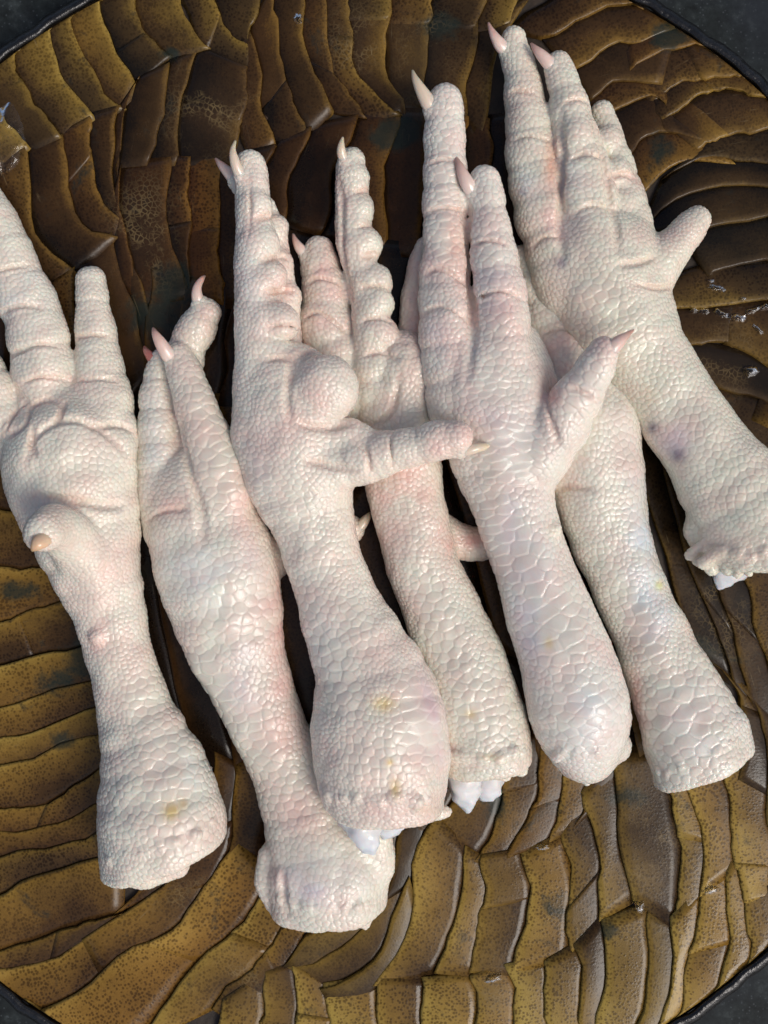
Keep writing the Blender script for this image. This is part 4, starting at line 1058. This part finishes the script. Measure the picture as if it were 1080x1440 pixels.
# ---- fifth, over the fourth and sixth
FEET.append(dict(name='E', rag=[(792,1062,862,1056,6,5)], seed=55, label='third foot from the right, back up, thumb-like hind toe ending in a pink claw',
 tubes=[
  ([(824,1050,74,50),(820,1025,78,62),(812,985,82,71),(797,930,80,67),(774,870,78,61),(750,800,76,55),(727,730,74,57),(711,665,72,68),(700,600,68,82),(692,555,64,87),(688,520,60,80)], .78, 12),
  ([(645,570,72,44),(632,490,74,42),(627,420,70,37),(626,350,66,33),(626,280,62,31),(626,210,58,29),(625,150,56,26),(624,140,56,23)], .88, 5, 0, 44),
  ([(712,560,78,52),(706,480,86,42),(702,420,86,38),(694,360,82,33),(686,310,76,28),(683,275,74,26),(682,256,74,23)], .88, 5, 0, 44),
  ([(755,560,66,36),(750,520,64,30),(738,480,62,22)], .8, 8), ([(636,500,84,28),(640,490,84,26)], .85, 3, 1), ([(634,446,84,28),(638,440,84,26)], .85, 3, 1),
  ([(752,640,84,50),(780,610,98,42),(802,575,114,36),(824,538,128,30),(842,508,138,25),(850,492,142,21)], .9, 10, 0, 44),
 ],
 cuts=[],
 late=[([(806,1078,66,16),(822,1090,62,10),(825,1099,60,5)], .8, 6), ([(840,1062,60,22),(864,1050,62,22)], .8, 8)],
 creases=[([(655,300),(660,360),(664,420),(664,480),(655,530)],4.5,5), ([(770,560),(772,580),(778,600),(785,625)],3,5), ([(600,230),(626,224),(652,230)],2,4), ([(598,300),(626,292),(656,298)],2,4), ([(596,385),(622,378),(655,400)],2,4), ([(594,440),(622,432),(655,450)],2,4),
   ([(665,345),(690,338),(712,345)],2,4), ([(668,420),(700,410),(735,420)],2,4), ([(800,545),(822,552),(838,565)],2,4)],
 peb=10.5,
 zones=[(715,640,70,70,-15,12,30), (700,760,60,100,-15,15,34), (745,800,40,90,-18,19,30), (780,880,70,90,-18,19,32), (820,1000,75,80,-15,15,24), (695,400,26,170,-4,13,19), (625,300,24,170,0,12,22), (640,500,30,60,0,9,10), (820,550,40,60,30,15,22), (630,420,16,60,0,8,8), (680,540,60,40,0,10,18)],
 smooth=[(770,880,60,120,.75), (820,1010,60,60,.8), (700,560,60,50,.85)],
 col=(0.765, 0.73, 0.63),
 paint=[(645,385,18,50,RED,.35), (640,340,14,40,(.80,.46,.34),.4), (775,560,14,26,(.78,.34,.26),.8), (715,740,24,60,LILAC,.4), (750,880,26,80,LILAC,.5), (745,810,24,90,BLUE,.4), (695,700,18,60,(.74,.62,.50),.4), (710,440,26,60,PINK,.4), (700,600,60,50,LILAC,.22),
   (640,460,24,70,PINK,.4), (850,480,24,26,PINK,.6), (772,905,6,9,YEL,.6), (778,745,12,12,(.80,.76,.56),.5), (830,1000,40,60,BLUE,.4), (820,1060,50,30,WHITE,.3), (690,400,30,40,LILAC,.3), (620,470,20,40,BLUE,.3)],
 domes=[(778,746,11,3)],
 claws=[(M_CLAW_PALE, [(614,158,58,16),(603,146,64,15),(592,128,68,11),(584,112,68,6.5),(580,99,64,2)]), (M_CLAW, [(668,274,78,14),(658,260,84,13.5),(650,244,86,10),(645,231,84,6),(641,220,80,2)]),
   (M_CLAW, [(850,500,146,16),(860,490,148,15),(872,479,148,11),(882,471,144,6),(891,464,138,2)])],
))
# ---- third, on top
FEET.append(dict(name='C', rag=[(462,1128,604,1128,14,7)], seed=33, label='topmost foot, third from the left, hind toe stretched across its neighbour',
 tubes=[
  ([(545,1150,92,72),(538,1090,92,92),(534,1025,90,97),(521,950,86,78),(484,870,80,61),(459,800,76,54),(437,725,74,60),(420,660,74,80),(411,600,74,84),(405,560,70,78)], .78, 12),
  ([(376,600,78,48),(366,540,82,36),(364,480,82,34),(363,430,80,33),(361,380,78,31),(359,330,74,28),(356,290,70,25),(354,250,68,23),(353,232,68,21)], .9, 6),
  ([(400,520,48,30),(395,430,46,24),(390,370,44,20),(384,320,40,16),(376,290,40,12)], .9, 5), ([(398,425,52,26),(400,420,52,24)], .9, 5, 1), ([(388,378,50,24),(390,372,50,22)], .9, 5, 1), ([(384,325,46,21),(386,320,46,20)], .9, 5, 1),
  ([(455,548,108,48),(458,545,110,47)], .72, 3, 1),
  ([(368,520,88,24),(388,532,88,21)], .9, 5, 1), ([(372,495,90,26),(389,500,90,24)], .9, 5, 1), ([(372,452,92,28),(392,452,92,28)], .9, 5, 1), ([(368,398,88,27),(378,390,86,25)], .9, 5, 1), ([(362,346,82,26),(366,342,80,25)], .9, 5, 1), ([(358,296,76,25),(359,292,76,25)], .9, 5, 1),
  ([(405,625,100,32),(450,620,106,27),(495,615,108,26),(512,622,108,22)], .8, 5, 1),
  ([(465,655,92,42),(510,645,104,36),(550,636,116,29),(590,628,126,27),(622,617,134,28),(642,612,138,25)], .9, 8, 0, 34),
 ],
 cuts=[(535,1138,80,(0.02,-1,-.12),10)],
 late=[([(465,1132,110,10),(490,1146,116,10),(515,1142,118,9),(540,1150,118,10),(570,1146,116,10)], .8, 4), ([(480,1130,80,16),(520,1150,84,14),(560,1152,84,14)], .8, 6), ([(575,1120,80,28),(605,1140,72,12),(626,1142,66,7),(631,1141,64,4)], .8, 6), ([(460,1120,70,16),(480,1146,70,10)], .8, 6)],
 creases=[([(412,592),(440,600),(470,600),(500,590)],4,4), ([(412,500),(408,530),(404,560),(408,590)],4,4), ([(420,500),(450,492),(480,500),(500,520)],3,3), ([(430,648),(465,655),(500,664)],3,4), ([(505,622),(518,640),(520,664)],2.2,4),
   ([(362,308),(378,304),(388,306)],2.5,4), ([(370,366),(390,362),(405,364)],2.6,4), ([(374,412),(396,408),(414,410)],2.6,4), ([(376,460),(398,457),(416,460)],2.6,4), ([(376,506),(396,503),(412,506)],2.6,4), ([(548,612),(550,636),(552,660)],1.6,3), ([(350,255),(352,290),(350,330)],1.6,3)],
 peb=9.0,
 zones=[(540,1060,90,60,0,14,14), (590,1010,46,90,-14,15,34), (470,940,40,120,-20,16,20), (430,830,30,110,-16,15,19), (500,880,40,80,-22,13,17), (370,680,30,60,-20,13,22), (400,720,60,70,-10,9.5,16), (440,790,60,60,0,10,14), (560,1140,90,24,0,9,10), (620,615,50,40,0,9.5,9.5), (345,620,20,60,0,10,14)],
 smooth=[(600,1010,40,80,.6), (520,920,60,50,.85)],
 col=(0.77, 0.73, 0.615),
 paint=[(610,1010,34,80,(.70,.55,.58),.6), (500,1080,50,60,PINK,.25), (540,990,16,12,YEL,.8), (548,1072,5,5,YEL,1.0), (556,1108,7,12,YEL,1.0), (585,1085,30,30,(.84,.62,.5),.4), (450,905,40,50,WHITE,.3), (610,635,30,20,PINK,.6), (450,580,60,30,PINK,.3), (450,530,40,40,PINK,.18),
   (370,650,40,60,LILAC,.15), (350,400,24,120,WHITE,.3), (400,440,16,60,PINK,.25), (480,760,30,60,(.78,.68,.56),.3), (405,350,16,60,PINK,.35), (600,1140,20,8,(.72,.55,.40),.5)],
 claws=[(M_CLAW_PALE, [(342,252,78,12),(334,238,84,10.5),(329,222,88,8),(328,210,88,5),(331,198,84,2)]), (M_CLAW, [(334,258,50,12),(324,246,52,11),(314,236,50,8),(308,229,48,5),(303,223,46,2)]),
   (M_CLAW_PALE, [(640,632,132,13),(655,633,134,11.5),(670,630,134,9),(681,628,130,7),(688,626,128,3)])],
 bones=[([(503,1130,112,26),(507,1152,112,26),(515,1176,112,19),(522,1193,110,11),(526,1201,108,3)], .8), ([(545,1135,100,26),(548,1153,96,24),(552,1166,94,20),(556,1173,92,8)], .7)],
))
for sp in FEET:
    build_foot(sp)
print('total', round(time.time() - T0, 1))
